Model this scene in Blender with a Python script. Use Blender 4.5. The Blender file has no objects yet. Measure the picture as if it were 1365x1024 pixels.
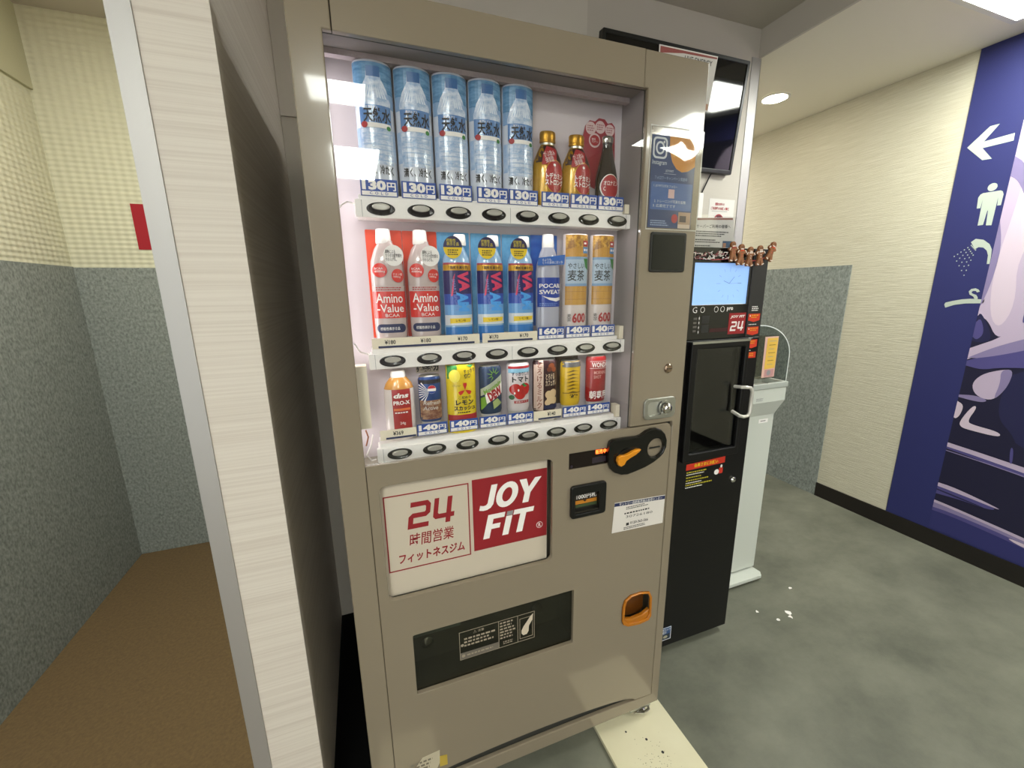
import bpy, bmesh, math, random
from math import sin, cos, pi, sqrt
from mathutils import Vector, Matrix
random.seed(7)
D = bpy.data
SC = bpy.context.scene
COL = SC.collection

# ------------------------------------------------------------------ camera
cam = D.cameras.new('camera'); co = D.objects.new('camera', cam); COL.objects.link(co)
cam.sensor_fit = 'HORIZONTAL'; cam.sensor_width = 36.0
cam.lens = 547.47 / 1365 * 36.0
cam.clip_start = 0.02; cam.clip_end = 60
P_, Y_, R_ = -0.223117, 0.348336, -0.013039
right = Vector((cos(Y_), -sin(Y_), 0)); fwd = Vector((sin(Y_) * cos(P_), cos(Y_) * cos(P_), sin(P_)))
up = right.cross(fwd)
r2 = cos(R_) * right + sin(R_) * up; u2 = -sin(R_) * right + cos(R_) * up
m = Matrix.Identity(4)
for i in range(3):
    m[i][0] = r2[i]; m[i][1] = u2[i]; m[i][2] = -fwd[i]
m[0][3], m[1][3], m[2][3] = 0.0, -0.837, 1.34
co.matrix_world = m
SC.camera = co

# ------------------------------------------------------------------ light and exposure
SC.view_settings.view_transform = 'Standard'; SC.view_settings.look = 'None'
SC.view_settings.gamma = 1.0; SC.view_settings.use_curve_mapping = False
SC.view_settings.exposure = 0.88
w = D.worlds.new('world'); SC.world = w; w.use_nodes = True
w.node_tree.nodes['Background'].inputs[0].default_value = (0.96, 1.0, 0.99, 1)
w.node_tree.nodes['Background'].inputs[1].default_value = 1.7
PANEL_E = 15.0        # emission of the ceiling light panels
def area(name, loc, sx, sy, power, col=(1, .97, .9)):
    l = D.lights.new(name, 'AREA'); l.shape = 'RECTANGLE'; l.size = sx; l.size_y = sy; l.energy = power; l.color = col
    o = D.objects.new(name, l); COL.objects.link(o); o.location = loc
    return o
area('alcove_fill', (-0.50, 0.45, 2.46), 0.25, 0.6, 12.5, (1, 1, .93))  # unseen fill light added to brighten the alcove walls
area('corridor_light', (2.28, 2.3, 2.35), 0.4, 0.6, 11)
def bay_fill(name, loc, sx, sy, power, rot):  # unseen fill strips added to brighten the display bay
    o = area(name, loc, sx, sy, power, (1, .97, .97)); o.rotation_euler = rot; return o
bay_fill('bay_fill_side', (-.030, .066, 1.37), .74, .010, .22, (0, -pi / 2, 0))
for z_, p_ in ((1.478, .12), (1.181, .12)): bay_fill('bay_fill_shelf', (.31, .050, z_), .58, .008, p_, (-.35, 0, 0))

# ------------------------------------------------------------------ materials
def lin(h):
    if isinstance(h, str):
        h = [int(h[i:i + 2], 16) / 255 for i in (0, 2, 4)]
    return tuple(((c / 12.92) if c <= .04045 else ((c + .055) / 1.055) ** 2.4) for c in h) + (1,)
MATS = {}   # one material per name
def mat(name, col='808080', rough=.5, metal=0., emit=0., spec=.5, coat=0., bump=None, var=None):
    if name in MATS: return MATS[name]
    M = D.materials.new(name); M.use_nodes = True; nt = M.node_tree; N = nt.nodes; L = nt.links
    b = N['Principled BSDF']; c = lin(col)
    b.inputs['Base Color'].default_value = c; b.inputs['Roughness'].default_value = rough
    b.inputs['Metallic'].default_value = metal; b.inputs['Specular IOR Level'].default_value = spec
    b.inputs['Coat Weight'].default_value = coat; b.inputs['Coat Roughness'].default_value = .05
    if emit:
        b.inputs['Emission Color'].default_value = c; b.inputs['Emission Strength'].default_value = emit
    M.diffuse_color = c
    def coords(scale):
        t = N.new('ShaderNodeTexCoord'); mp = N.new('ShaderNodeMapping'); mp.inputs['Scale'].default_value = scale
        L.new(t.outputs['Object'], mp.inputs['Vector']); return mp.outputs[0]
    if var:   # (second colour, scale xyz, detail, low, high)
        c2, sc, det, lo, hi = var
        n = N.new('ShaderNodeTexNoise'); n.inputs['Scale'].default_value = 1; n.inputs['Detail'].default_value = det
        n.inputs['Roughness'].default_value = .65
        L.new(coords(sc), n.inputs['Vector'])
        r = N.new('ShaderNodeValToRGB'); r.color_ramp.elements[0].position = lo; r.color_ramp.elements[1].position = hi
        r.color_ramp.elements[0].color = c; r.color_ramp.elements[1].color = lin(c2)
        L.new(n.outputs['Fac'], r.inputs['Fac']); L.new(r.outputs['Color'], b.inputs['Base Color'])
    if bump:  # (scale xyz, detail, strength, distance)
        sc, det, st, di = bump
        n = N.new('ShaderNodeTexNoise'); n.inputs['Scale'].default_value = 1; n.inputs['Detail'].default_value = det
        L.new(coords(sc), n.inputs['Vector'])
        bp = N.new('ShaderNodeBump'); bp.inputs['Strength'].default_value = st; bp.inputs['Distance'].default_value = di
        L.new(n.outputs['Fac'], bp.inputs['Height']); L.new(bp.outputs['Normal'], b.inputs['Normal'])
    MATS[name] = M
    return M
def glass(name, tint='ffffff', f0=.04, rough=.0, strength=1.0, bump=0):
    """thin clear sheet: transparent with a Schlick reflection that is the same from both sides"""
    M = D.materials.new(name); M.use_nodes = True; nt = M.node_tree; N = nt.nodes; L = nt.links
    for n in list(N):
        if n.type == 'BSDF_PRINCIPLED': N.remove(n)
    out = [n for n in N if n.type == 'OUTPUT_MATERIAL'][0]
    t = N.new('ShaderNodeBsdfTransparent'); t.inputs[0].default_value = lin(tint)
    g = N.new('ShaderNodeBsdfGlossy'); g.inputs['Roughness'].default_value = rough
    lw = N.new('ShaderNodeLayerWeight'); lw.inputs[0].default_value = .5
    pw = N.new('ShaderNodeMath'); pw.operation = 'POWER'; pw.inputs[1].default_value = 5; L.new(lw.outputs['Facing'], pw.inputs[0])
    ma = N.new('ShaderNodeMath'); ma.operation = 'MULTIPLY_ADD'; ma.inputs[1].default_value = (1 - f0); ma.inputs[2].default_value = f0 * strength; ma.use_clamp = True
    L.new(pw.outputs[0], ma.inputs[0])
    mx = N.new('ShaderNodeMixShader'); L.new(ma.outputs[0], mx.inputs[0])
    if bump:
        n = N.new('ShaderNodeTexNoise'); n.inputs['Scale'].default_value = bump[0]; tc = N.new('ShaderNodeTexCoord')
        L.new(tc.outputs['Object'], n.inputs['Vector'])
        bp = N.new('ShaderNodeBump'); bp.inputs['Strength'].default_value = bump[1]; bp.inputs['Distance'].default_value = .01
        L.new(n.outputs['Fac'], bp.inputs['Height']); L.new(bp.outputs[0], g.inputs['Normal'])
    L.new(t.outputs[0], mx.inputs[1]); L.new(g.outputs[0], mx.inputs[2]); L.new(mx.outputs[0], out.inputs[0])
    MATS[name] = M
    return M
def diamond_paper():
    """cream wallpaper with an embossed scale pattern"""
    M = mat('scale_wallpaper', 'cbc9b0', .75); nt = M.node_tree; N = nt.nodes; L = nt.links; b = N['Principled BSDF']
    tc = N.new('ShaderNodeTexCoord'); sp = N.new('ShaderNodeSeparateXYZ'); L.new(tc.outputs['Object'], sp.inputs[0])
    def mth(op, a, c=None):
        n = N.new('ShaderNodeMath'); n.operation = op
        for i, v in enumerate((a, c)):
            if v is None: continue
            if isinstance(v, (int, float)): n.inputs[i].default_value = v
            else: L.new(v, n.inputs[i])
        return n.outputs[0]
    h = mth('ADD', sp.outputs[0], sp.outputs[1]); z = sp.outputs[2]
    k = 2 * pi / .064
    a = mth('SINE', mth('MULTIPLY', mth('ADD', h, mth('MULTIPLY', z, 1.5)), k))
    c = mth('SINE', mth('MULTIPLY', mth('SUBTRACT', h, mth('MULTIPLY', z, 1.5)), k))
    hh = mth('MULTIPLY', a, c)
    bp = N.new('ShaderNodeBump'); bp.inputs['Strength'].default_value = .5; bp.inputs['Distance'].default_value = .004
    L.new(hh, bp.inputs['Height']); L.new(bp.outputs[0], b.inputs['Normal'])
    return M
scale_paper = diamond_paper()
grass_paper = mat('grass_wallpaper', 'cdc8b4', .8, var=('bfb9a2', (7, 7, 240), 4, .35, .65), bump=((12, 12, 300), 5, .9, .003))
paint = mat('ceiling_paint', 'e8e3d3', .85, bump=((220, 220, 220), 3, .15, .001))
niche_paint = mat('niche_paint', 'c4bdb3', .8, bump=((8, 8, 200), 3, .3, .001))
felt = mat('grey_felt', '676d69', .9, var=('979d97', (110, 110, 70), 6, .34, .66), bump=((150, 150, 150), 3, .2, .001))
wood = mat('pale_woodgrain', 'dfd6cc', .5, var=('cbbfb4', (1.3, 1.3, 190), 4, .4, .8), bump=((3, 3, 420), 3, .35, .0008))
alu = mat('brushed_aluminium', 'b3b0ae', .45, .5)
vinyl = mat('grey_vinyl_floor', '57584d', .5, spec=.3, var=('777769', (2.6, 3.4, 3), 10, .33, .68), bump=((60, 60, 60), 4, .1, .001))
carpet_m = mat('brown_carpet', '5f4c31', .95, var=('6e5a39', (90, 90, 90), 4, .3, .7), bump=((400, 400, 400), 2, .3, .001))
black_m = mat('black_plastic', '0b0b0b', .35)
beige = mat('beige_enamel', '867a68', .2, spec=.4, coat=.7, bump=((260, 260, 260), 2, .05, .0006))
beige_in = mat('beige_inner', '8f887a', .5)
dark_seam = mat('dark_seam', '2b2a24', .8)
gasket = mat('grey_gasket', '8b9288', .5)
white_m = mat('white_plastic', 'eeeae6', .35)
lilac_in = mat('display_back_sheet', 'c6bcc0', .6, bump=((9, 9, 9), 3, .25, .004))
chrome = mat('chrome', 'd8d6d0', .12, 1.0)
satin = mat('satin_metal', 'b4b4ae', .3, .9)
lens = mat('button_lens', 'bab7ae', .25, .3)
red_m = mat('print_red', '8e1a22', .5); deepred = mat('print_deep_red', 'a01c24', .45)
paper = mat('white_paper', 'd9d2cb', .6); ink = mat('print_black', '191715', .6)
navy = mat('print_navy', '17244f', .5); blue = mat('tag_blue', '21489a', .45); wht = mat('print_white', 'eeeae6', .5)
cream = mat('cream_plastic', 'e6dcc6', .5); yellow = mat('print_yellow', 'e6c51e', .45); orange = mat('print_orange', 'd9491f', .45)
gold_m = mat('print_gold', 'c49426', .3, .4); green = mat('print_green', '2f7a35', .5); grey_m = mat('print_grey', '8c8c8c', .5)
clear = glass('window_glass', 'fefefe', .04, .0, 1.0, bump=(2.2, .03))
film = glass('clear_film', 'fcfcfc', .05, .04, 1.6, bump=(7, .22))
acrylic = glass('clear_acrylic', 'e2e6e4', .04, .02)
shrink = glass('clear_blister', 'f2f4f8', .04, .05)

# ------------------------------------------------------------------ mesh helpers
def front(y0):
    return lambda u, v, w=0.: (u, y0 - w, v)
def side(x0):                       # on a wall that faces -X
    return lambda u, v, w=0.: (x0 - w, u, v)
def flat(z0):
    return lambda u, v, w=0.: (u, v, z0 + w)
TEXT = {}
def text_shape(s, bold, shear):
    k = (s, bold, shear)
    if k in TEXT: return TEXT[k]
    c = D.curves.new('t', 'FONT'); c.body = s; c.offset = bold; c.shear = shear; c.resolution_u = 2
    c.space_line = .95
    o = D.objects.new('t', c); me = D.meshes.new_from_object(o)
    v = [(p.co.x, p.co.y) for p in me.vertices]; f = [tuple(p.vertices) for p in me.polygons]
    D.meshes.remove(me); D.objects.remove(o); D.curves.remove(c)
    if v:
        x0 = min(a for a, b in v); x1 = max(a for a, b in v); y0 = min(b for a, b in v); y1 = max(b for a, b in v)
        v = [((a - x0) / max(x1 - x0, 1e-6), (b - y0) / max(y1 - y0, 1e-6)) for a, b in v]
    TEXT[k] = (v, f)
    return TEXT[k]
def rr(x0, z0, x1, z1, r=0., n=5):
    if r <= 0: return [(x0, z0), (x1, z0), (x1, z1), (x0, z1)]
    out = []
    for cx, cz, a in ((x1 - r, z0 + r, -pi / 2), (x1 - r, z1 - r, 0), (x0 + r, z1 - r, pi / 2), (x0 + r, z0 + r, pi)):
        for i in range(n + 1):
            t = a + i / n * pi / 2; out.append((cx + r * cos(t), cz + r * sin(t)))
    return out
def ell(cx, cz, a, b=None, n=28, t0=0, t1=2 * pi):
    b = b or a
    return [(cx + a * cos(t0 + (t1 - t0) * i / n), cz + b * sin(t0 + (t1 - t0) * i / n)) for i in range(n)]
def clip(poly, ax, lo, hi):
    for sgn, lim in ((1, lo), (-1, -hi)):
        out = []
        for i, p in enumerate(poly):
            q = poly[(i + 1) % len(poly)]; a, b = sgn * p[ax] - lim, sgn * q[ax] - lim
            if a >= 0: out.append(p)
            if (a > 0 > b) or (a < 0 < b):
                t = a / (a - b); out.append((p[0] + (q[0] - p[0]) * t, p[1] + (q[1] - p[1]) * t))
        poly = out
        if len(poly) < 3: return []
    return poly
def sliced(polys, sx=.006, sz=.012):
    res = []
    for ax, st in ((0, sx), (1, sz)):
        res = []
        for p in polys:
            lo, hi = min(c[ax] for c in p), max(c[ax] for c in p)
            for k in range(math.floor(lo / st), math.floor(hi / st) + 1):
                if hi - lo < 1e-9: continue
                c = clip(p, ax, k * st, (k + 1) * st)
                if c: res.append(c)
        polys = res
    return res
class MB:
    def __init__(s): s.v = []; s.f = []; s.mi = []; s.mats = []; s.sm = []
    def mid(s, mt):
        if mt not in s.mats: s.mats.append(mt)
        return s.mats.index(mt)
    def add(s, v, f, mt, smooth=False):
        b = len(s.v); s.v += [tuple(p) for p in v]; k = s.mid(mt)
        for q in f: s.f.append(tuple(b + i for i in q)); s.mi.append(k); s.sm.append(smooth)
        return s
    def box(s, x0, y0, z0, x1, y1, z1, mt):
        v = [(x, y, z) for x in (x0, x1) for y in (y0, y1) for z in (z0, z1)]
        return s.add(v, [(0, 1, 3, 2), (4, 6, 7, 5), (0, 4, 5, 1), (2, 3, 7, 6), (0, 2, 6, 4), (1, 5, 7, 3)], mt)
    def plate(s, outer, mt, fn, t=.004, holes=(), bevel=0., w0=0.):
        """polygon with holes, thickness t standing on the fn surface"""
        c = D.curves.new('p', 'CURVE'); c.dimensions = '2D'; c.fill_mode = 'BOTH'
        c.extrude = max(t / 2 - bevel, 0); c.bevel_depth = bevel; c.bevel_resolution = 2; c.offset = -bevel
        for pts in [outer] + list(holes):
            sp = c.splines.new('POLY'); sp.points.add(len(pts) - 1); sp.use_cyclic_u = True
            for p, q in zip(sp.points, pts): p.co = (q[0], q[1], 0, 1)
        o = D.objects.new('p', c); me = D.meshes.new_from_object(o)
        v = [fn(p.co.x, p.co.y, w0 + t / 2 + p.co.z) for p in me.vertices]; f = [tuple(p.vertices) for p in me.polygons]
        D.meshes.remove(me); D.objects.remove(o); D.curves.remove(c)
        return s.add(v, f, mt)
    def curved(s, polys, mt, fn, w):
        v = []; f = []
        for p in sliced(polys):
            f.append(tuple(range(len(v), len(v) + len(p)))); v += [fn(a, b, w) for a, b in p]
        return s.add(v, f, mt)
    def poly(s, pts, mt, fn, w=.0006):
        """flat shape laid on a surface; filled as a fan about its centre after refining its rim"""
        P = []
        for i, p in enumerate(pts):
            q = pts[(i + 1) % len(pts)]; n = max(1, int(math.hypot(q[0] - p[0], q[1] - p[1]) / .012))
            for k in range(min(n, 6)): P.append((p[0] + (q[0] - p[0]) * k / min(n, 6), p[1] + (q[1] - p[1]) * k / min(n, 6)))
        from mathutils.geometry import tessellate_polygon
        tr = tessellate_polygon([[Vector((a, b, 0)) for a, b in P]])
        if getattr(fn, 'curved', 0): return s.curved([[P[i] for i in t] for t in tr], mt, fn, w)
        return s.add([fn(a, b, w) for a, b in P], [tuple(t) for t in tr], mt)
    def disc(s, cx, cz, a, b, mt, fn, w=.0006, n=24):
        if getattr(fn, 'curved', 0): return s.curved([ell(cx, cz, a, b, n)], mt, fn, w)
        v = [fn(cx, cz, w)]; f = []
        for k in (1, 2):
            v += [fn(cx + a * k / 2 * cos(2 * pi * i / n), cz + b * k / 2 * sin(2 * pi * i / n), w) for i in range(n)]
        for i in range(n):
            j = (i + 1) % n; f.append((0, 1 + i, 1 + j)); f.append((1 + i, 1 + n + i, 1 + n + j, 1 + j))
        return s.add(v, f, mt)
    def grid(s, x0, z0, x1, z1, mt, fn, w=.0005, nx=10, nz=2):
        if getattr(fn, 'curved', 0): return s.curved([rr(x0, z0, x1, z1)], mt, fn, w)
        v = [fn(x0 + (x1 - x0) * i / nx, z0 + (z1 - z0) * j / nz, w) for j in range(nz + 1) for i in range(nx + 1)]
        f = [(j * (nx + 1) + i, j * (nx + 1) + i + 1, (j + 1) * (nx + 1) + i + 1, (j + 1) * (nx + 1) + i) for j in range(nz) for i in range(nx)]
        return s.add(v, f, mt, True)
    def text(s, t, x0, z0, x1, z1, mt, fn, w=.001, bold=.02, shear=0, rot=0):
        v, f = text_shape(t, bold, shear)
        if rot:
            cx, cz = (x0 + x1) / 2, (z0 + z1) / 2; a = rot
            def mp(p):
                dx = (p[0] - .5) * (x1 - x0); dz = (p[1] - .5) * (z1 - z0)
                return fn(cx + dx * cos(a) - dz * sin(a), cz + dx * sin(a) + dz * cos(a), w)
            if getattr(fn, 'curved', 0):
                q = [(cx + (p[0] - .5) * (x1 - x0) * cos(a) - (p[1] - .5) * (z1 - z0) * sin(a), cz + (p[0] - .5) * (x1 - x0) * sin(a) + (p[1] - .5) * (z1 - z0) * cos(a)) for p in v]
                return s.curved([[q[i] for i in t] for t in f], mt, fn, w)
            return s.add([mp(p) for p in v], f, mt)
        if getattr(fn, 'curved', 0):
            q = [(x0 + a * (x1 - x0), z0 + b * (z1 - z0)) for a, b in v]
            return s.curved([[q[i] for i in t] for t in f], mt, fn, w)
        return s.add([fn(x0 + a * (x1 - x0), z0 + b * (z1 - z0), w) for a, b in v], f, mt)
    def scribble(s, x0, z0, x1, z1, rows, mt, fn, w=.0008):
        """rows of fine print too small to read, as short bars"""
        h = (z1 - z0) / rows
        for k in range(rows):
            x = x0; zc = z1 - (k + .5) * h; end = x0 + (x1 - x0) * random.uniform(.7, 1)
            while x < end:
                l = random.uniform(.5, 1.2) * h
                s.add([fn(x, zc - h * .26, w), fn(min(x + l, end), zc - h * .26, w), fn(min(x + l, end), zc + h * .26, w), fn(x, zc + h * .26, w)], [(0, 1, 2, 3)], mt)
                x += l + h * .3
        return s
    def lathe(s, prof, cx, cy, mt, ratio=1., n=28, t0=0., t1=2 * pi, cap=True):
        v = []; f = []; full = abs(t1 - t0 - 2 * pi) < 1e-6; m_ = n if full else n + 1
        for r, z in prof:
            v += [(cx + r * cos(t0 + (t1 - t0) * i / n), cy + ratio * r * sin(t0 + (t1 - t0) * i / n), z) for i in range(m_)]
        for j in range(len(prof) - 1):
            for i in range(n):
                k = (i + 1) % m_
                f.append((j * m_ + i, j * m_ + k, (j + 1) * m_ + k, (j + 1) * m_ + i))
        s.add(v, f, mt, True)
        if cap:
            b = len(s.v) - len(v)
            for j in (0, len(prof) - 1):
                if prof[j][0] > 1e-4:
                    s.f.append(tuple(b + j * m_ + i for i in range(m_))); s.mi.append(s.mid(mt)); s.sm.append(False)
        return s
    def tube(s, pts, r, mt, n=8, rz=None):
        pts = [Vector(p) for p in pts]; v = []; f = []
        for i, p in enumerate(pts):
            d = (pts[min(i + 1, len(pts) - 1)] - pts[max(i - 1, 0)]).normalized()
            a = d.orthogonal().normalized() if i == 0 else (a - d * a.dot(d)).normalized()
            b = d.cross(a)
            v += [p + r * (cos(2 * pi * k / n) * a + sin(2 * pi * k / n) * b) for k in range(n)]
        for i in range(len(pts) - 1):
            for k in range(n):
                f.append((i * n + k, i * n + (k + 1) % n, (i + 1) * n + (k + 1) % n, (i + 1) * n + k))
        f.append(tuple(range(n))[::-1]); f.append(tuple((len(pts) - 1) * n + k for k in range(n)))
        return s.add(v, f, mt, True)
    def build(s, name, parent=None, label=None, kind=None, bevel=0.):
        me = D.meshes.new(name); me.from_pydata(s.v, [], s.f)
        for mt in s.mats: me.materials.append(mt)
        me.polygons.foreach_set('material_index', s.mi); me.polygons.foreach_set('use_smooth', s.sm)
        bm = bmesh.new(); bm.from_mesh(me); bmesh.ops.recalc_face_normals(bm, faces=bm.faces[:]); bm.to_mesh(me); bm.free()
        me.update()
        o = D.objects.new(name, me); COL.objects.link(o)
        if any(s.sm):
            try: me.set_sharp_from_angle(angle=math.radians(40))
            except Exception: pass
        if bevel:
            b = o.modifiers.new('bevel', 'BEVEL'); b.width = bevel; b.segments = 2; b.limit_method = 'ANGLE'; b.angle_limit = math.radians(50)
        if parent is not None:
            o.parent = parent; o.matrix_parent_inverse = Matrix.Identity(4)
            wl = Vector((0, 0, 0)); p = parent
            while p is not None: wl += p.location; p = p.parent
            o.location = -wl
        if label: o['label'] = label
        if kind: o['kind'] = kind
        return o
def thing(name, loc, label, cat, group=None):
    o = D.objects.new(name, None); COL.objects.link(o); o.location = loc; o.empty_display_size = .05
    o['label'] = label; o['category'] = cat
    if group: o['group'] = group
    return o
def tag(o, label, cat, group=None):
    o['label'] = label; o['category'] = cat
    if group: o['group'] = group
    return o
def place(o, v):
    p = o.parent; wl = Vector((0, 0, 0))
    while p is not None: wl += p.location; p = p.parent
    o.location = Vector(v) - wl
def copy_tree(o, parent=None):
    c = o.copy(); COL.objects.link(c); c.parent = parent
    for ch in list(o.children): copy_tree(ch, c)
    return c
def S(mb, name): return mb.build(name, kind='structure')

# ------------------------------------------------------------------ the room
XL, XR, YN, YF = -1.203, 2.72, -4.6, 3.2        # left wall, right wall, wall behind the camera, end of corridor
YB, XB = .812, 1.84                              # niche back wall and its free corner
S(MB().box(-.255, YN, -.06, XR + .1, YF, 0, vinyl), 'floor')
S(MB().box(XL - .1, YN, -.06, -.256, 1.66, .001, carpet_m), 'carpet')
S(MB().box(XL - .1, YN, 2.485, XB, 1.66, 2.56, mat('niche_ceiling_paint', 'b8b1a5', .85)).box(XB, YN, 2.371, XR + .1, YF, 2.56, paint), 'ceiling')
S(MB().box(XB - .012, YN, 2.37, XB, YB - .001, 2.4856, niche_paint), 'trim_1')
S(MB().box(XL - .1, -1.7, 0, XL, 1.66, 2.4856, scale_paper), 'wall_left')
S(MB().box(XL, 1.66, 0, -.185, 1.76, 2.4856, scale_paper), 'wall_alcove')
S(MB().box(XR, YN, 0, XR + .1, YF, 2.37, grass_paper), 'wall_right')
S(MB().box(-.184, YB, 0, XB - .1, YB + .12, 2.4856, niche_paint).box(XB - .1, YB, 0, XB, YF, 2.4856, niche_paint), 'wall_back')
S(MB().box(XB, YF, 0, XR, YF + .1, 2.37, grass_paper), 'wall_corridor')
S(MB().box(XL - .1, YN - .1, 0, XR + .1, YN, 2.4856, mat('far_wall_paint', '8a8286', .8)), 'wall_front')
pm = MB().box(-.321, .068, 0, -.185, 1.659, 2.4856, wood); S(pm, 'wall_partition')
# aluminium corner profiles
S(MB().plate(rr(-.3225, 0, -.290, 2.4856, 0), alu, front(.0685), .004).box(-.3245, .066, 0, -.3215, .11, 2.4856, alu), 'trim_2')
S(MB().plate(rr(1.788, 0, XB + .003, 2.369, 0), alu, front(YB), .003).box(XB, YB - .003, 0, XB + .003, YB + .045, 2.369, alu), 'trim_3')
# grey wainscots and smooth band
S(MB().box(XL, -1.7, .002, XL + .005, 1.655, 1.471, felt), 'trim_4')
S(MB().box(XL + .005, 1.654, .002, -.322, 1.66, 1.468, felt), 'trim_5')
S(MB().box(XR - .006, .815, 0, XR, YF, 1.462, felt), 'trim_6')
S(MB().box(XL, -1.7, 2.18, XL + .012, 1.659, 2.4856, mat('smooth_cream_paint', 'b5b396', .7)), 'trim_7')
S(MB().box(XR - .008, YN, 0, XR, .815, .090, mat('dark_baseboard', '17120e', .5)), 'baseboard_right')

S(MB().box(-.184, YB - .008, 1.9, .925, YB, 2.4845, mat('pale_wall_area', 'cfc8be', .7)), 'trim_8')  # paler stretch of the niche back wall, slightly proud
S(MB().box(-.184, .05, .001, -.066, YB - .001, .004, mat('gap_shade_black', '090909', .8, spec=.1)), 'gap_shade_strip')  # black strip standing in for the deep shade on the gap floor
# ------------------------------------------------------------------ ceiling lights
emit_w = mat('light_diffuser', 'fbfff6', .5, emit=PANEL_E)
frame_w = mat('light_frame', 'dcdad2', .4)
def panel(x0, y0, x1, y1, z, label):
    t = thing('ceiling_light', ((x0 + x1) / 2, (y0 + y1) / 2, z), label, 'ceiling light')
    MB().plate(rr(x0 - .02, y0 - .02, x1 + .02, y1 + .02), frame_w, flat(z - .012), .0118, [rr(x0, y0, x1, y1)]).build('frame', t)
    MB().box(x0 + .001, y0 + .001, z - .008, x1 - .001, y1 - .001, z - .002, emit_w).build('diffuser', t)
panel(1.96, -.36, 2.543, .26, 2.37, 'square flush light panel in the ceiling beside the navy wall poster')
panel(-.165, -2.18, .142, -1.87, 2.485, 'small square light panel in the lobby ceiling behind the camera')
panel(-.11, -4.0, .27, -2.97, 2.485, 'long light panel in the lobby ceiling near the far wall')
panel(1.96, -1.95, 2.543, -1.35, 2.37, 'unseen added fill panel in the ceiling right of and behind the camera')  # added out of view as fill, clear of the window reflections
panel(-1.10, -2.6, -.50, -1.9, 2.485, 'unseen added fill panel in the ceiling left of and behind the camera')  # added out of view to brighten the partition front and samples
t = thing('downlight', (2.282, 1.085, 2.37), 'round recessed downlight in the corridor ceiling', 'downlight')
MB().plate(ell(2.282, 1.085, .075), frame_w, flat(2.366), .0038, [ell(2.282, 1.085, .062)]).build('rim', t)
MB().plate(ell(2.282, 1.085, .061), mat('lamp_glow', 'fff6df', .5, emit=22), flat(2.367), .0025).build('lamp', t)

# ------------------------------------------------------------------ vending machine
VX0, VX1, VZ0, VZ1 = -.070, .785, .058, 1.833
vm = thing('vending_machine', (.3575, .3, 0), 'tall beige drinks vending machine with three rows of samples behind glass', 'vending machine')
F0 = front(.012)       # plates stand 0.012 proud of this plane: their face is at y = 0
WX0, WX1, WZ0, WZ1 = -.017, .625, .993, 1.761
MB().plate([(VX0, VZ0), (VX1, VZ0), (VX1, VZ1), (.6145, VZ1), (.6145, WZ1), (WX1, WZ1), (WX1, .9955), (.748, .9955), (.757, .9955),
            (.7585, .985), (.7585, .094), (.70, .094)] +
           [(.34 + .36 * cos(a), .094 + .009 * sin(a)) for a in [pi * i / 14 for i in range(1, 14)]] +
           [(-.0173, .094), (-.0173, WZ1), (-.0035, WZ1), (-.0035, VZ1), (VX0, VZ1)], beige, F0, .012, bevel=.0025).build('door_frame', vm)
MB().plate([(-.002, WZ1), (.613, WZ1), (.613, VZ1), (-.002, VZ1)], beige, F0, .012, bevel=.0012).build('header_panel', vm)
lb = rr(.0055, .665, .4065, .9435, .014); dsp = rr(.050, .389, .4725, .5585, .004)
disp = rr(.4505, .907, .5615, .949, .001); bill = rr(.456, .777, .553, .861, .008)
cup = [(.630, .455), (.636, .476), (.655, .488), (.690, .489), (.720, .481), (.729, .462), (.731, .398), (.722, .385), (.690, .381), (.650, .386), (.634, .397), (.630, .410)]
low = [(-.0165, .096)] + [(.34 - .355 * cos(pi * i / 20), .098 + .036 * sin(pi * i / 20)) for i in range(21)] + [(.756, .096), (.756, .978), (.750, .988), (.742, .9925), (.700, .9925), (-.0165, .9925)]
MB().plate(low, beige, F0, .012, [lb, dsp, disp, bill, cup], .0013).build('lower_panel', vm)
# shell of the door, dark backing behind seams, cabinet
sh = MB()
for a in ((VX0 + .001, .0125, VZ0 + .002, VX0 + .005, .098, VZ1 - .002), (VX1 - .005, .0125, VZ0 + .002, VX1 - .001, .098, VZ1 - .002),
          (VX0 + .005, .0125, VZ1 - .006, VX1 - .005, .098, VZ1 - .002), (VX0 + .005, .0125, VZ0 + .002, VX1 - .005, .098, VZ0 + .006)):
    sh.box(*a, beige)
sh.build('door_shell', vm)
MB().plate(rr(VX0 + .006, VZ0 + .007, VX1 - .006, VZ1 - .007), dark_seam, front(.0162), .0035,
           [rr(WX0 - .001, .984, WX1 + .001, WZ1 + .001), rr(.004, .662, .408, .946), rr(.047, .386, .475, .561), rr(.454, .775, .555, .863), rr(.628, .379, .733, .492)]).build('door_backing', vm)
cb = MB().box(-.062, .108, .045, .777, .70, 1.80, mat('cabinet_side', '8a8474', .5)); cb.build('cabinet', vm, bevel=.004)
MB().plate(rr(-.066, .052, .781, 1.812), gasket, front(.108), .009, [rr(-.056, .062, .771, 1.802)]).build('door_gasket', vm)
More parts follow.
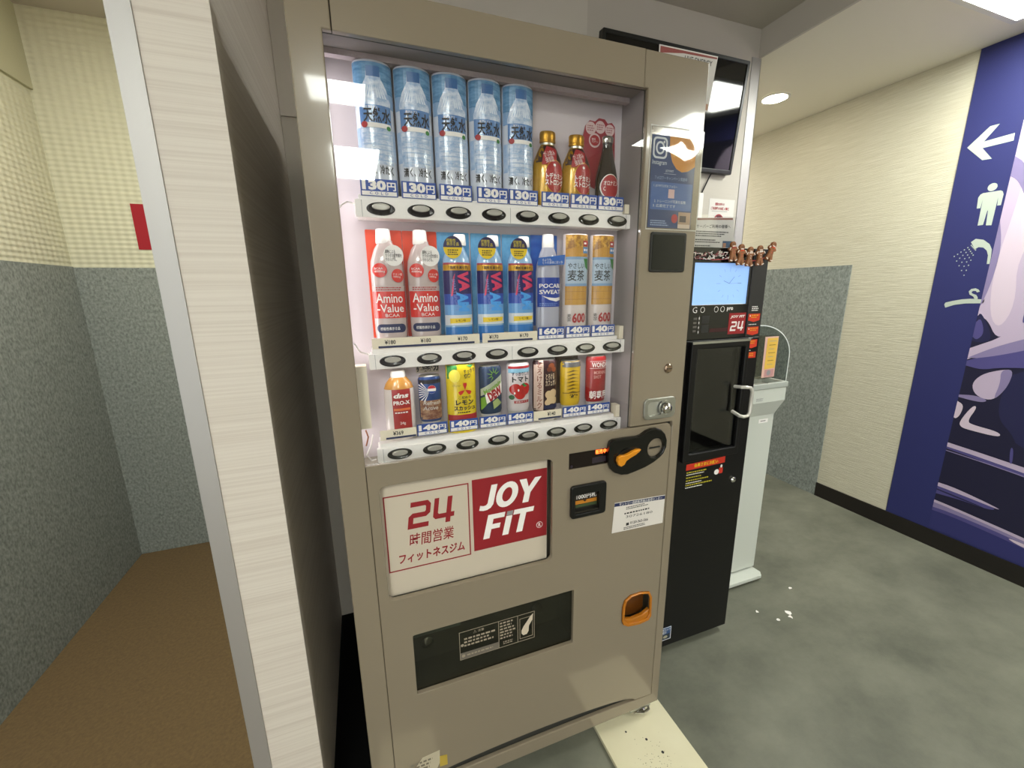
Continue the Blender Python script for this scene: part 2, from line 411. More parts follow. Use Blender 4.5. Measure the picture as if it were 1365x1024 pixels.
# display bay
by = MB()
by.box(-.036, .0975, .96, WX1 + .006, .1005, 1.79, lilac_in)
by.box(WX1 + .001, .0165, .975, WX1 + .004, .0975, 1.775, mat('reveal_grey', '8f8788', .45))
by.box(-.036, .0165, .975, -.033, .0975, 1.775, white_m)
by.box(-.033, .0165, WZ1 + .004, WX1 + .001, .0975, WZ1 + .008, mat('reveal_top', '7d7472', .6))
by.box(-.033, .0165, .972, WX1 + .001, .0975, .975, beige_in)
by.build('display_bay', vm)
MB().box(-.032, .06, 1.7545, .62, .075, 1.7645, mat('torn_film', 'a89a9c', .5, bump=((40, 40, 40), 3, .6, .01))).build('light_cover', vm)
MB().box(-.030, .036, 1.062, .003, .070, 1.194, cream).build('ballast_cover', vm, label='cream ballast cover')
for pts, mt in (([(.004, .06, 1.04), (-.002, .05, 1.02), (-.012, .046, 1.0), (-.004, .05, .985), (.006, .055, .984)], wht), ([(-.010, .05, 1.055), (-.006, .048, 1.04), (-.012, .05, 1.02)], mat('wire_red', 'b06a4a', .5)),
                ([(.012, .055, 1.505), (-.004, .05, 1.508), (-.014, .055, 1.503), (-.02, .05, 1.495)], wht), ([(.012, .055, 1.215), (-.006, .05, 1.222), (-.016, .05, 1.24)], wht)):
    MB().tube(pts, .0017, mt).build('wire', vm)
MB().box(WX0 + .0005, .0045, WZ0 + .0005, WX1 - .0005, .0075, WZ1 - .0005, clear).build('window_glass', vm, label='clear glass window with ceiling light reflections')
# button rails
RX0, RX1 = .009, .627
def button(mb_x, z, rail, first=[None]):
    if first[0] is None:
        v = []; f = []; n = 28
        b = MB(); fn = front(.0449)
        # black oval bowl: outer rim then dished in, silver key rising off-centre
        rings = [(.0268, .0122, 0., .0000), (.0262, .0118, .0022, .0), (.0235, .0100, .0026, .0002), (.0190, .0078, .0006, .0012)]
        for a, c, w_, dz in rings: v += [fn(a * cos(2 * pi * i / n), dz + c * sin(2 * pi * i / n), w_) for i in range(n)]
        for j in range(3):
            for i in range(n): f.append((j * n + i, j * n + (i + 1) % n, (j + 1) * n + (i + 1) % n, (j + 1) * n + i))
        f.append(tuple(range(3 * n, 4 * n))); b.add(v, f, mat('button_black', '14120f', .18), True)
        v = []; f = []
        for a, c, w_ in ((.0166, .0060, .0006), (.0166, .0060, .0062), (.0155, .0053, .0068), (.0132, .0041, .0068), (.0128, .0038, .0062)):
            v += [fn(a * cos(2 * pi * i / n), .0034 + c * sin(2 * pi * i / n), w_) for i in range(n)]
        for j in range(4):
            for i in range(n): f.append((j * n + i, j * n + (i + 1) % n, (j + 1) * n + (i + 1) % n, (j + 1) * n + i))
        f.append(tuple(range(4 * n, 5 * n))); b.add(v, f, lens, True)
        o = b.build('button', rail); first[0] = o
    else:
        o = first[0].copy(); COL.objects.link(o); o.parent = rail
    place(o, (mb_x, 0, z))
    return o
for zr in (1.481, 1.184, .9775):
    b = MB()
    b.plate(rr(RX0, zr, RX1, zr + .0325, .003, 3), white_m, front(.058), .013, bevel=.0012)
    b.box(RX0 + .004, .058, zr + .002, RX1 - .004, .0965, zr + .031, white_m)
    b.box(RX0 + .008, .050, zr + .0325, RX1 - .02, .0965, zr + .042, white_m)
    for x in (.021, .3215, .614): b.box(x, .0446, zr + .001, x + .0008, .0455, zr + .0315, grey_m)
    b.box(RX1 - .016, .047, zr + .034, RX1 - .004, .07, zr + .066 if zr < 1.4 else zr + .055, cream)
    rail = b.build('button_rail', vm); bpy.context.view_layer.update()
    for i in range(8): button(.056 + .0762 * i, zr + .0162, rail)
# price tags
def price(x0, x1, z0, z1, s):
    b = MB().plate(rr(x0, z0, x1, z1), blue, front(.0490), .0012)
    b.plate(rr(x0 + .002, z0 + .0012, x1 - .002, z0 + .0085), wht, front(.0478), .0003)
    o = b.build('price_tag', vm)
    l = MB(); fn = front(.0477)
    l.text(s, x0 + .003, z0 + .0105, x1 - .021, z1 - .002, wht, fn, .0004, .055)
    l.text('円', x1 - .0195, z0 + .0105, x1 - .003, z1 - .005, wht, fn, .0004, .022)
    l.text('C  O  L  D', x0 + .016, z0 + .0026, x1 - .018, z0 + .0076, blue, fn, .0006, .015)
    l.build('lettering', o)
for i, (a, c) in enumerate([(.022, .090), (.098, .165), (.172, .239), (.250, .318), (.320, .387), (.396, .464), (.467, .536), (.538, .607)]):
    price(a, c, 1.5205, 1.551, '140' if i in (5, 6) else '130')
for (a, c), s in zip([(.388, .457), (.460, .527), (.530, .597)], ('160', '140', '140')): price(a, c, 1.2275, 1.2555, s)
for a, c in [(.097, .164), (.170, .236), (.240, .306), (.309, .375), (.456, .523), (.525, .592)]: price(a, c, 1.0275, 1.054, '140')
def cream_strip(x0, x1, z0, z1, items):
    o = MB().plate(rr(x0, z0, x1, z1), cream, front(.0490), .0012).build('price_tag', vm, label='cream price strip')
    l = MB(); fn = front(.0477)
    l.plate(rr(x0 + .012, z0 + .001, x1 - .001 if x1 - x0 < .1 else x1 - .012, z0 + .0055), navy, fn, .0003)
    for cx, s in items: l.text(s, cx - .011, z0 + .0085, cx + .011, z1 - .004, ink, fn, .0006, .02)
    l.build('lettering', o)
cream_strip(.018, .246, 1.2265, 1.2480, [(.054, '¥180'), (.127, '¥180'), (.207, '¥170')])
cream_strip(.2525, .386, 1.2265, 1.2480, [(.279, '¥170'), (.352, '¥170')])
cream_strip(.018, .095, 1.0275, 1.0495, [(.056, '¥369')])
cream_strip(.377, .452, 1.0285, 1.0515, [(.424, '¥140')])

# light box with the gym sign
sg = MB().box(.0035, .0200, .661, .4005, .0225, .947, mat('sign_white', 'c4b8a6', .55)).build('sign_panel', vm)
l = MB(); fn = front(.0200)
def frame(l, x0, z0, x1, z1, t, mt, fn): l.plate(rr(x0, z0, x1, z1), mt, fn, .0004, [rr(x0 + t, z0 + t, x1 - t, z1 - t)])
frame(l, .011, .722, .201, .909, .0028, red_m, fn)
def slant(pts, x, z, sx, sz, sh=.18): return [(x + (a + sh * b) * sx, z + b * sz) for a, b in pts]
two = [(0, 0), (.92, 0), (.92, .18), (.22, .18), (.22, .40), (.78, .40), (.95, .52), (.95, .86), (.80, 1), (.04, 1), (.04, .82), (.70, .82), (.74, .78), (.74, .62), (.70, .58), (.16, .58), (0, .46)]
four = [(.60, 0), (.82, 0), (.82, .20), (.98, .20), (.98, .38), (.82, .38), (.82, 1), (.60, 1), (.60, .38), (.26, .38), (.21, .43), (.21, 1), (0, 1), (0, .30), (.12, .20), (.60, .20)]
l.plate(slant(two, .058, .821, .050, .064), red_m, fn, .0004); l.plate(slant(four, .113, .821, .050, .064), red_m, fn, .0004)
l.text('時間営業', .060, .777, .162, .809, red_m, fn, .0004, .009, .12)
l.text('フィットネスジム', .035, .738, .186, .763, red_m, fn, .0004, .03, .1)
l.plate(rr(.209, .7285, .4000, .914), red_m, fn, .0004)
def logo(l, x, z, sx, sz, mt, fn, w=.0008, both=True):
    J = [(0, .02), (.16, -.02), (.30, -.01), (.43, .06), (.50, .20), (.50, 1), (.27, 1), (.27, .26), (.22, .19), (.12, .18), (0, .22)]
    O_ = ell(.42, .49, .42, .52, 28); Oi = ell(.42, .49, .19, .29, 28)
    Yl = [(.28, 0), (.52, 0), (.52, .40), (.84, 1), (.58, 1), (.40, .64), (.24, 1), (-.04, 1), (.28, .42)]
    F = [(0, 0), (.24, 0), (.24, .38), (.56, .38), (.56, .58), (.24, .58), (.24, .80), (.66, .80), (.66, 1), (0, 1)]
    I = [(0, 0), (.24, 0), (.24, .80), (0, .80)]; T = [(.24, 0), (.48, 0), (.48, .80), (.76, .80), (.76, 1), (-.04, 1), (-.04, .80), (.24, .80)]
    def P(pts, ox, oz): return [(x + (ox + a + .22 * b) * sx, z + (oz + b) * sz) for a, b in pts]
    l.plate(P(J, 0, 0), mt, fn, w); l.plate(P(O_, .56, 0), mt, fn, w, [P(Oi, .56, 0)]); l.plate(P(Yl, 1.40, 0), mt, fn, w)
    return P, F, I, T
P, F, I, T = logo(l, .224, .832, .0655, .062, wht, fn)
for pts, ox in ((F, .12), (I, .86), (T, 1.18)): l.plate(P(pts, ox, -1.24), wht, fn, .0008)
l.plate(P([(0, .82), (.24, .82), (.24, 1), (0, 1)], .86, -1.24), grey_m, fn, .0008)
frame(l, .3775, .755, .3776, .7551, 0, wht, fn) if False else None
l.plate(ell(.380, .762, .0085), wht, fn, .0008, [ell(.380, .762, .0075)]); l.text('R', .377, .757, .3835, .767, wht, fn, .0008, .0)
l.build('lettering', sg)

# amount display
dm = MB().box(.4490, .0022, .9055, .563, .006, .9505, mat('display_window', '160c0a', .08)).build('amount_display', vm)
l = MB(); led = mat('led_orange', 'ff5a20', .4, emit=6)
l.text('販売中', .526, .936, .5565, .9475, led, front(.0022), .0004, .0)
l.plate(rr(.517, .913, .556, .928), mat('lcd_grey', '2f2730', .3), front(.0022), .0003); l.disc(.4585, .914, .0035, .0035, mat('lcd_grey'), front(.0022))
l.build('lettering', dm)
# coin panel
cpo = [(.556, .913), (.556, .958), (.559, .969), (.569, .973), (.610, .973), (.640, .972), (.652, .974), (.668, .983), (.683, .987), (.699, .987), (.714, .981), (.728, .967),
       (.735, .949), (.735, .930), (.727, .913), (.716, .903), (.697, .892), (.670, .882), (.639, .875), (.616, .871), (.597, .873), (.577, .882), (.564, .894)]
cp = MB().plate(cpo, mat('coin_panel_black', '100f0d', .16), front(.0), .012, [ell(.7005, .932, .0262)], .003).build('coin_panel', vm)
l = MB(); fn = front(-.0122)
gm = mat('lettering_grey', '9a9890', .5)
l.text('おつり・返却', .590, .955, .648, .967, gm, fn, .0003, .02); l.text('コイン投入口', .680, .9655, .722, .9745, gm, fn, .0003, .02, 0, -.15)
l.plate(ell(.634, .917, .026, .022, 20, -1.0, .9) + ell(.634, .917, .0245, .0205, 20, -1.0, .9)[::-1], mat('lever_arc', 'b8b8b0', .3), fn, .0004)
l.build('lettering', cp)
MB().lathe([(.0280, .0), (.0280, .003), (.0262, .003), (.0250, 0), (.023, -.006), (.012, -.009), (.001, -.0095)], 0, 0, chrome, cap=False).build('coin_slot', cp, 'chrome coin slot bowl')
o = cp.children[-1]; o.rotation_euler = (pi / 2, 0, 0); place(o, (.7005, -.0122, .932))
MB().box(.684, -.0075, .9305, .717, -.0045, .9335, ink).build('slot_gap', cp)
lv = [(.576, .917), (.577, .927), (.585, .932), (.598, .931), (.610, .934), (.622, .939), (.634, .9415), (.645, .940), (.640, .934), (.628, .927), (.613, .921), (.602, .915), (.597, .906), (.588, .902), (.580, .906)]
MB().plate(lv, mat('lever_orange', 'd88a1c', .3), front(-.012), .012, bevel=.003).build('return_lever', cp, 'orange plastic return lever')
MB().plate(ell(.612, .915, .035, .030), mat('coin_panel_black'), front(-.0115), .003, bevel=.001).build('lever_boss', cp)
# bill acceptor
bl = MB().plate(rr(.4535, .7745, .5555, .8635, .009), black_m, front(.0), .010, [rr(.466, .786, .535, .838, .002)], .003)
bl.box(.464, .004, .784, .537, .006, .840, mat('bill_recess', '1b1916', .4)).box(.466, -.006, .7865, .536, .004, .791, mat('dark_metal', '4a4742', .3, .8))
bl = bl.build('bill_acceptor', vm)
l = MB(); fn = front(.004)
l.plate(rr(.466, .806, .535, .816), mat('strip_orange', 'b9761f', .5), fn, .0004).plate(rr(.466, .797, .535, .805), mat('strip_green', '3d4a2c', .5), fn, .0004)
l.plate(rr(.466, .817, .535, .836), mat('label_brown', '2b2018', .5), fn, .0004); l.text('1000円札', .4755, .8195, .5335, .8335, wht, fn, .0009, .008)
l.poly([(.494, .816), (.506, .816), (.500, .810)], ink, fn, .0007); l.build('lettering', bl)
# information sticker
st = MB().plate([(.583, .7015), (.750, .6965), (.7515, .782), (.588, .790)], paper, front(0), .0006).build('info_sticker', vm)
l = MB(); fn = front(-.0006)
l.poly([(.587, .779), (.7515, .770), (.7515, .7805), (.5878, .7885)], navy, fn, .0003)
l.text('サントリー自動販売機お客様センター', .602, .7745, .742, .7835, wht, fn, .0006, .0, 0, -.052)
l.scribble(.625, .762, .700, .772, 2, ink, fn, .0003); l.text('30726180', .625, .737, .712, .744, ink, fn, .0004, .0, 0, -.03)
l.scribble(.620, .748, .705, .756, 1, ink, fn, .0003)
l.text('0120-363-566', .640, .716, .699, .724, ink, fn, .0004, .02, 0, -.03); l.poly(rr(.627, .715, .636, .723), ink, fn, .0003)
l.scribble(.620, .703, .705, .712, 2, ink, fn, .0003); l.build('lettering', st)
# handle plate
hp = MB().plate(rr(.660, 1.010, .759, 1.066, .013), satin, front(0), .006, [rr(.672, 1.020, .718, 1.057, .010)], .0018)
hp.plate(rr(.671, 1.019, .719, 1.058, .010), mat('handle_recess', 'c4c4bd', .35, .8), front(.0015), .0025)
hp = hp.build('handle_plate', vm, 'silver pull handle plate')
b = MB().lathe([(.0001, .0), (.018, 0), (.018, .003), (.0205, .003), (.0205, 0)], 0, 0, satin, cap=False).lathe([(.0145, .003), (.014, .009), (.010, .014), (.004, .016), (.0001, .0165)], 0, 0, chrome, cap=False)
o = b.build('lock_knob', hp); o.rotation_euler = (pi / 2, 0, 0); place(o, (.727, -.005, 1.038))
b = MB().lathe([(.012, 0), (.012, .003), (.009, .006), (.0001, .0065)], 0, 0, mat('bronze_metal', '8f7a68', .25, .9), cap=False).box(-.007, -.0008, .0062, .007, .0008, .0072, ink)
o = b.build('key_lock', vm); o.rotation_euler = (pi / 2, 0, 0); place(o, (.730, 0, 1.141))
# reader window
MB().plate(rr(.651, 1.379, .755, 1.470, .006), black_m, front(0), .004, bevel=.0012).plate(rr(.657, 1.385, .749, 1.464, .003), mat('reader_glass', '0c100f', .06), front(-.004), .0006).build('card_reader', vm)
# dispensing mouth
dk = mat('mouth_dark', '77726a', .5)
dp = MB()
dp.box(.046, .095, .384, .476, .098, .563, dk).box(.044, .0165, .384, .047, .096, .563, dk).box(.475, .0165, .384, .478, .096, .563, dk).box(.046, .0165, .560, .476, .096, .563, dk).box(.046, .0165, .384, .476, .096, .388, dk)
dp.plate(rr(.046, .47, .18, .562), mat('chute_grey', '9aa49f', .5), front(.090), .004)
dp.build('dispensing_mouth', vm)
fl = MB().box(.0505, .010, .3895, .472, .013, .5565, glass('smoked_flap', 'c4c4bc', .06, .02)).build('flap', vm, 'smoked clear flap')
l = MB(); fn = front(.010); cg = mat('caution_print', '9c8f7c', .6)
frame(l, .160, .438, .362, .520, .0012, cg, fn); l.plate(rr(.262, .438, .2632, .520), cg, fn, .0004); l.plate(rr(.314, .438, .3152, .520), cg, fn, .0004)
l.text('⚠ 注意', .196, .507, .224, .515, cg, fn, .0004, .01)
l.scribble(.172, .473, .254, .502, 3, cg, fn, .0004); l.plate(rr(.161, .440, .262, .458), mat('caution_grey', '6a6258', .6), fn, .0003); l.scribble(.178, .445, .250, .453, 1, cg, fn, .0006)
l.disc(.167, .481, .004, .004, cg, fn); l.disc(.169, .449, .0045, .0045, cg, fn)
l.scribble(.266, .462, .311, .516, 6, cg, fn, .0004); l.scribble(.274, .445, .306, .456, 2, cg, fn, .0004)
frame(l, .320, .446, .357, .508, .0012, cg, fn)
l.poly([(.358, .514), (.356, .496), (.346, .480), (.345, .464), (.340, .456), (.330, .455), (.325, .462), (.325, .471), (.331, .483), (.340, .494), (.350, .508)], mat('caution_hand', 'c9bba6', .6), fn, .0005)
l.build('caution_print', fl)
b = MB()
for x, z in ((.090, .447), (.402, .452)): b.lathe([(.019, 0), (.019, .004), (.010, .010), (.0001, .012)], 0, 0, chrome, cap=False)
for k, (x, z) in enumerate(((.090, .447), (.402, .452))):
    o = MB().lathe([(.017, 0), (.017, .004), (.010, .010), (.0001, .012)], 0, 0, chrome if k == 0 else dk, cap=False).build('bolt', vm); o.rotation_euler = (pi / 2, 0, 0); place(o, (x, .088, z))
# coin return cup
org = mat('cup_orange', 'b06a18', .2); ci = [(a * .86 + .68 * .14, b_ * .86 + .44 * .14 + .002) for a, b_ in cup]
cu = MB().plate(cup, org, front(.001), .007, [ci], .002)
cu.plate(ci, mat('cup_inner', '5a3210', .25), front(.03), .003)
cu.plate([p for p in ci if p[1] < .42] + [(.728, .418), (.70, .404), (.66, .402), (.634, .410)][::1], org, front(.004), .006) if False else None
cu.plate([(.642, .398), (.655, .390), (.690, .388), (.718, .391), (.724, .402), (.724, .420), (.700, .408), (.665, .405), (.640, .412)], org, front(.010), .012, bevel=.003)
cu.build('coin_cup', vm, 'amber plastic coin return cup')
# worn labels at the bottom
ps = MB().plate([(.006, .16), (.03, .165), (.05, .192), (.094, .196), (.092, .155), (.075, .12), (.004, .11)], mat('torn_paper', 'b9ae96', .7), front(0), .0006)
ps.plate([(.093, .176), (.112, .172), (.112, .14), (.092, .142)], mat('worn_yellow', 'b59a3c', .6), front(0), .0007)
ps.scribble(.02, .13, .085, .185, 5, mat('worn_ink', '6d6557', .7), front(-.0006), .0004)
ps.build('worn_label', vm, 'torn paper label')
# feet
for x in (.735, -.03):
    b = MB().lathe([(.024, .0135), (.024, .018), (.010, .024), (.007, .024), (.007, .058)], x, .035, chrome)
    b.box(x - .045, .01, .036, x + .03, .014, .057, satin)
    b.tube([(x - .03, .012, .03), (x, .002, .026), (x + .022, .006, .030), (x + .026, .02, .04)], .004, chrome)
    b.build('adjuster_foot', vm, 'chrome adjuster foot')
for x in (.735, -.03): MB().lathe([(.024, .0135), (.024, .018), (.008, .022), (.008, .045)], x, .62, satin).build('adjuster_foot', vm)

# wooden boards under the machine
board_m = mat('white_board', 'd9d2b4', .55, var=('d0c8a8', (3, 3, 3), 4, .3, .7))
def board(x0, x1, label):
    t = thing('support_board', ((x0 + x1) / 2, .2, 0), label, 'board', None)
    MB().box(x0, -.215, .0005, x1, .70, .0132, board_m).build('panel', t, bevel=.001)
    return t
bd = board(.574, .815, 'cream white board on the floor under the right foot of the vending machine')
b = MB(); fn = flat(.0133)
for x, y, r in ((.655, -.018, .003), (.700, -.058, .0038), (.722, -.104, .0042)): b.disc(x, y, r, r, ink, fn, .0002, 12)
for k in range(120):
    x = random.gauss(.675, .038); y = random.gauss(-.135, .035)
    if .58 < x < .81 and -.212 < y < -.02:
        r = random.choice((.0005, .0007, .001)); b.disc(x, y, r * random.uniform(1, 2), r, mat('dirt', '6a6250', .9), fn, .0002, 6)
b.build('speckle', bd, 'dark specks and screw holes', 'stuff')
board(-.058, .10, 'cream white board under the left foot of the vending machine')

# ------------------------------------------------------------------ drink samples in the window
YC = .073
def surf(cx, prof, ratio, yc=YC):
    """front print surface of a squashed lathe body: (x, z) -> point on it"""
    def fn(u, v, w=0.):
        r = prof[-1][0]
        for (r0, z0), (r1, z1) in zip(prof, prof[1:]):
            if min(z0, z1) <= v <= max(z0, z1):
                r = r0 + (r1 - r0) * ((v - z0) / (z1 - z0) if z1 != z0 else 0); break
        d = max(-.98 * r, min(.98 * r, u - cx))
        return (cx + d, yc - ratio * sqrt(max(r * r - d * d, 0)) - w - .0006, v)
    fn.curved = 1
    return fn
def sample(name, cx, z, label, group=None):
    return thing(name, (cx, YC, z), label, 'bottle' if 'bottle' in name or 'tube' in name else 'can', group)
G1 = 'water bottle samples on the top shelf'
# water: printed half tube
ZS1 = 1.5236
def water(cx, label):
    t = sample('water_bottle', cx, ZS1, label, None)
    R = .0348; prof = [(R, ZS1), (R, 1.748), (R * .96, 1.7515)]; ra = .66
    body = MB().lathe(prof, cx, YC, mat('tube_white', 'c9cfdc', .2, coat=.6), ra); body.build('sleeve', t)
    fn = surf(cx, prof, ra)
    d = MB(); X0, X1 = cx - .034, cx + .034
    d.grid(X0, 1.700, X1, 1.7475, mat('water_blue_top', '47789f', .22, coat=.6, var=('6f9cc4', (30, 30, 140), 3, .35, .65)), fn, .0004, 14)
    d.grid(X0, 1.676, X1, 1.700, mat('water_blue_mist', '86a5c9', .22, coat=.6), fn, .0004, 14)
    d.grid(X0, 1.585, X1, 1.640, mat('water_pale', '94b0d6', .22, coat=.6, var=('b9cbe2', (40, 40, 60), 3, .3, .7)), fn, .0004, 14)
    d.build('printed_band', t)
    bm_ = MB(); pw = mat('water_bottle_print', '8fabd2', .25, coat=.5, var=('d3dcea', (70, 70, 90), 4, .35, .62))
    bm_.poly([(cx - .028, 1.578), (cx + .028, 1.578), (cx + .028, 1.640), (cx + .026, 1.648), (cx + .028, 1.686), (cx + .022, 1.706), (cx + .013, 1.722), (cx + .012, 1.735), (cx - .012, 1.735), (cx - .013, 1.722), (cx - .022, 1.706), (cx - .028, 1.686), (cx - .026, 1.648), (cx - .028, 1.640)], pw, fn, .0008)
    for k in range(6): bm_.grid(cx - .026, 1.584 + k * .009, cx + .026, 1.5865 + k * .009, mat('water_ripple', '9ab3d4', .3, coat=.5), fn, .0012, 8, 1)
    for sx in (-1, 1):
        for k in range(4): bm_.poly([(cx + sx * (.004 + .005 * k), 1.690), (cx + sx * (.007 + .005 * k), 1.690), (cx + sx * (.003 + .003 * k), 1.712)], mat('water_facet', 'd5dfec', .25), fn, .0012)
    bm_.grid(cx - .012, 1.724, cx + .012, 1.741, mat('water_cap', '2f5f96', .3), fn, .0012, 6)
    bm_.build('bottle_print', t)
    lb_ = MB(); lb_.grid(cx - .0275, 1.645, cx + .0275, 1.678, mat('water_label_blue', '5580b8', .3, coat=.5), fn, .0016, 10)
    lb_.grid(cx - .025, 1.640, cx + .026, 1.648, wht, fn, .0020, 8, 1); lb_.disc(cx - .021, 1.6445, .0055, .0055, deepred, fn, .0024, 16); lb_.disc(cx + .022, 1.641, .004, .004, green, fn, .0024, 12)
    lb_.text('天然水', cx - .022, 1.6485, cx + .027, 1.6735, ink, fn, .0026, .02)
    lb_.text('南アルプス', cx - .018, 1.671, cx + .004, 1.6755, wht, fn, .0026, .0)
    lb_.text('清く、冷たく', cx - .027, 1.560, cx + .026, 1.5765, ink, fn, .0010, .02)
    lb_.build('label', t)
    return t
pos = ['leftmost water bottle sample with blue top, above the first 130 yen tag', 'second water bottle sample from the left on the top shelf', 'middle one of the five blue water bottle samples', 'fourth water bottle sample, right of the middle one', 'rightmost water bottle sample, next to the gold capped bottle']
w0 = water(.060, pos[0])
w0['group'] = G1
for i in range(1, 5):
    c = copy_tree(w0); c.location.x = .060 + .0725 * i; c['label'] = pos[i]
def shift(o, dx, label): c = copy_tree(o); c.location.x += dx; c['label'] = label; return c
# gold energy bottles
def gold(cx, label):
    t = sample('energy_drink_bottle', cx, ZS1, label, 'gold and red energy drink bottles'); ra = .68
    prof = [(.029, ZS1), (.0335, 1.530), (.0345, 1.545), (.0345, 1.600), (.032, 1.618), (.022, 1.640), (.0165, 1.650), (.0160, 1.656)]
    MB().lathe(prof, cx, YC, mat('bottle_gold', 'b58a1c', .25, .3, coat=.5), ra).build('body', t)
    MB().lathe([(.0165, 1.654), (.0165, 1.650)], cx, YC, satin, ra).lathe([(.0185, 1.656), (.0185, 1.660), (.0178, 1.662), (.0185, 1.664), (.0185, 1.674), (.017, 1.677)], cx, YC, mat('cap_gold', 'b8882a', .28, .7), ra).build('cap', t)
    fn = surf(cx, prof, ra); l = MB()
    l.grid(cx - .031, 1.612, cx + .031, 1.648, mat('label_dark', '321410', .3), fn, .0004, 12, 6)
    l.poly([(cx - .022, 1.607), (cx + .010, 1.607), (cx + .016, 1.640), (cx - .008, 1.646), (cx - .018, 1.628)], deepred, fn, .0009)
    l.text('がぶ飲み\n強炭酸', cx - .016, 1.612, cx + .010, 1.636, wht, fn, .0014, .0, 0, .2)
    l.disc(cx + .008, 1.583, .025, .034, gold_m, fn, .0009); l.disc(cx + .008, 1.583, .0235, .0325, mat('label_red', 'a3171c', .3, coat=.4), fn, .0014)
    l.text('トデカミン\nストロング', cx - .016, 1.565, cx + .030, 1.590, wht, fn, .002, .03)
    l.disc(cx + .006, 1.606, .003, .003, wht, fn, .002, 10); l.build('label', t)
    return t
g0 = gold(.421, 'gold and dark red energy drink bottle beside the last water bottle'); shift(g0, .0715, 'gold and dark red energy drink bottle beside the cola sample')
# cola bottle with a cloud shaped card
t = sample('cola_bottle', .567, ZS1, 'small dark cola bottle sample in front of a red cloud shaped card', None)
cd = MB().plate([(.523, 1.590), (.560, 1.575), (.612, 1.572), (.606, 1.715), (.597, 1.723), (.586, 1.720), (.578, 1.728), (.562, 1.729), (.552, 1.721), (.538, 1.722), (.527, 1.710), (.522, 1.690)], mat('cola_red', '93202f', .4), front(.0965), .002)
for x, z, r in ((.541, 1.706, .0135), (.566, 1.710, .0135), (.592, 1.706, .0125), (.552, 1.681, .0155)): cd.disc(x, z, r, r, mat('card_pink', 'd3b9b8', .5), front(.0945), .0004)
cd.disc(.552, 1.681, .0125, .0115, deepred, front(.0945), .0008)
cd = cd.build('backing_card', t)
l = MB(); fn = front(.0945)
for x, z in ((.541, 1.706), (.566, 1.710), (.592, 1.706)): l.scribble(x - .009, z - .007, x + .010, z + .007, 3, mat('pink_print', 'a86a70', .5), fn, .0008)
l.text('強刺激\nオロナミン', .5435, 1.676, .5605, 1.686, wht, fn, .0013, .0); l.build('lettering', cd)
prof = [(.026, ZS1), (.0285, 1.53), (.0285, 1.590), (.024, 1.612), (.0145, 1.650), (.0115, 1.664), (.0125, 1.668), (.0125, 1.672)]
cx = .574
MB().lathe(prof, cx, YC, mat('cola_glass', '1f0f10', .08, coat=1), .66).build('body', t)
MB().lathe([(.0125, 1.670), (.0145, 1.673), (.0145, 1.681), (.012, 1.684)], cx, YC, chrome, .66).build('cap', t)
fn = surf(cx, prof, .66); l = MB(); l.disc(cx, 1.573, .0245, .028, wht, fn, .0008); l.disc(cx, 1.573, .0225, .026, deepred, fn, .0013)
l.text('オロナミン\nC', cx - .018, 1.564, cx + .019, 1.586, wht, fn, .002, .02); l.build('label', t)

# row two: bottles on cards
ZS2 = 1.2264
def card(t, x0, x1, z0, z1, mt, deco=None):
    c = MB().plate(rr(x0, z0, x1, z1, .002, 2), mt, front(.0962), .0012).build('backing_card', t); return c
def amino(cx, label):
    t = sample('amino_drink_bottle', cx, ZS2, label, 'clear amino drink bottles on orange cards'); ra = .62
    card(t, cx - .0365, cx + .0355, 1.245, 1.4655, mat('card_orange', 'd8421c', .4))
    prof = [(.026, ZS2), (.031, 1.235), (.0325, 1.26), (.0325, 1.385), (.031, 1.402), (.023, 1.425), (.0145, 1.438), (.0140, 1.442)]
    MB().lathe(prof, cx, YC, mat('clear_milky', 'c0b0ac', .15, coat=.8), ra).build('body', t)
    MB().lathe([(.0150, 1.436), (.0155, 1.440), (.0138, 1.4625), (.012, 1.4645)], cx - .003, YC, white_m, ra).build('cap', t)
    fn = surf(cx, prof, ra); l = MB(); rd = mat('amino_red', 'cf2a1c', .35, coat=.3)
    l.grid(cx - .0318, 1.288, cx + .0318, 1.342, rd, fn, .0005, 12); l.grid(cx - .0318, 1.342, cx + .0318, 1.353, mat('label_greyish', 'b9aaa6', .4), fn, .0005, 12)
    l.text('Amino', cx - .027, 1.319, cx + .026, 1.338, wht, fn, .001, .01); l.text('-Value', cx - .026, 1.3, cx + .027, 1.316, wht, fn, .001, .01)
    l.text('BCAA', cx - .011, 1.2905, cx + .017, 1.297, wht, fn, .001, .0); l.scribble(cx - .026, 1.3435, cx + .028, 1.3515, 2, deepred, fn, .001)
    l.plate(rr(0, 0, .001, .001), wht, lambda u, v, w=0: fn(cx + u * 0, 1.3, 0), .0001) if False else None
    l.poly(rr(cx - .029, 1.258, cx + .0285, 1.276, .008, 4), navy, fn, .0008); l.text('機能性表示食品', cx - .023, 1.2635, cx + .016, 1.270, wht, fn, .0013, .01)
    f2 = front(.0555 - .006)
    l.disc(cx + .013, 1.412, .0195, .0205, wht, lambda u, v, w=0: (u, .0515 - w, v), .0); l.disc(cx - .0155, 1.3835, .0140, .0140, rd, fn, .0022); l.disc(cx + .019, 1.373, .0125, .0135, rd, fn, .0022)
    l.text('運動による\nカラダの疲労感を\nやわらげる。', cx - .003, 1.401, cx + .029, 1.423, ink, lambda u, v, w=0: (u, .0510 - w, v), .0, .01)
    l.text('BCAA\n4000mg', cx - .026, 1.378, cx - .006, 1.389, wht, fn, .0028, .0); l.text('クエン酸\n1000mg', cx + .009, 1.368, cx + .028, 1.378, wht, fn, .0028, .0)
    l.build('label', t); return t
a0 = amino(.0605, 'amino drink bottle on an orange card, at the left end of the middle shelf')
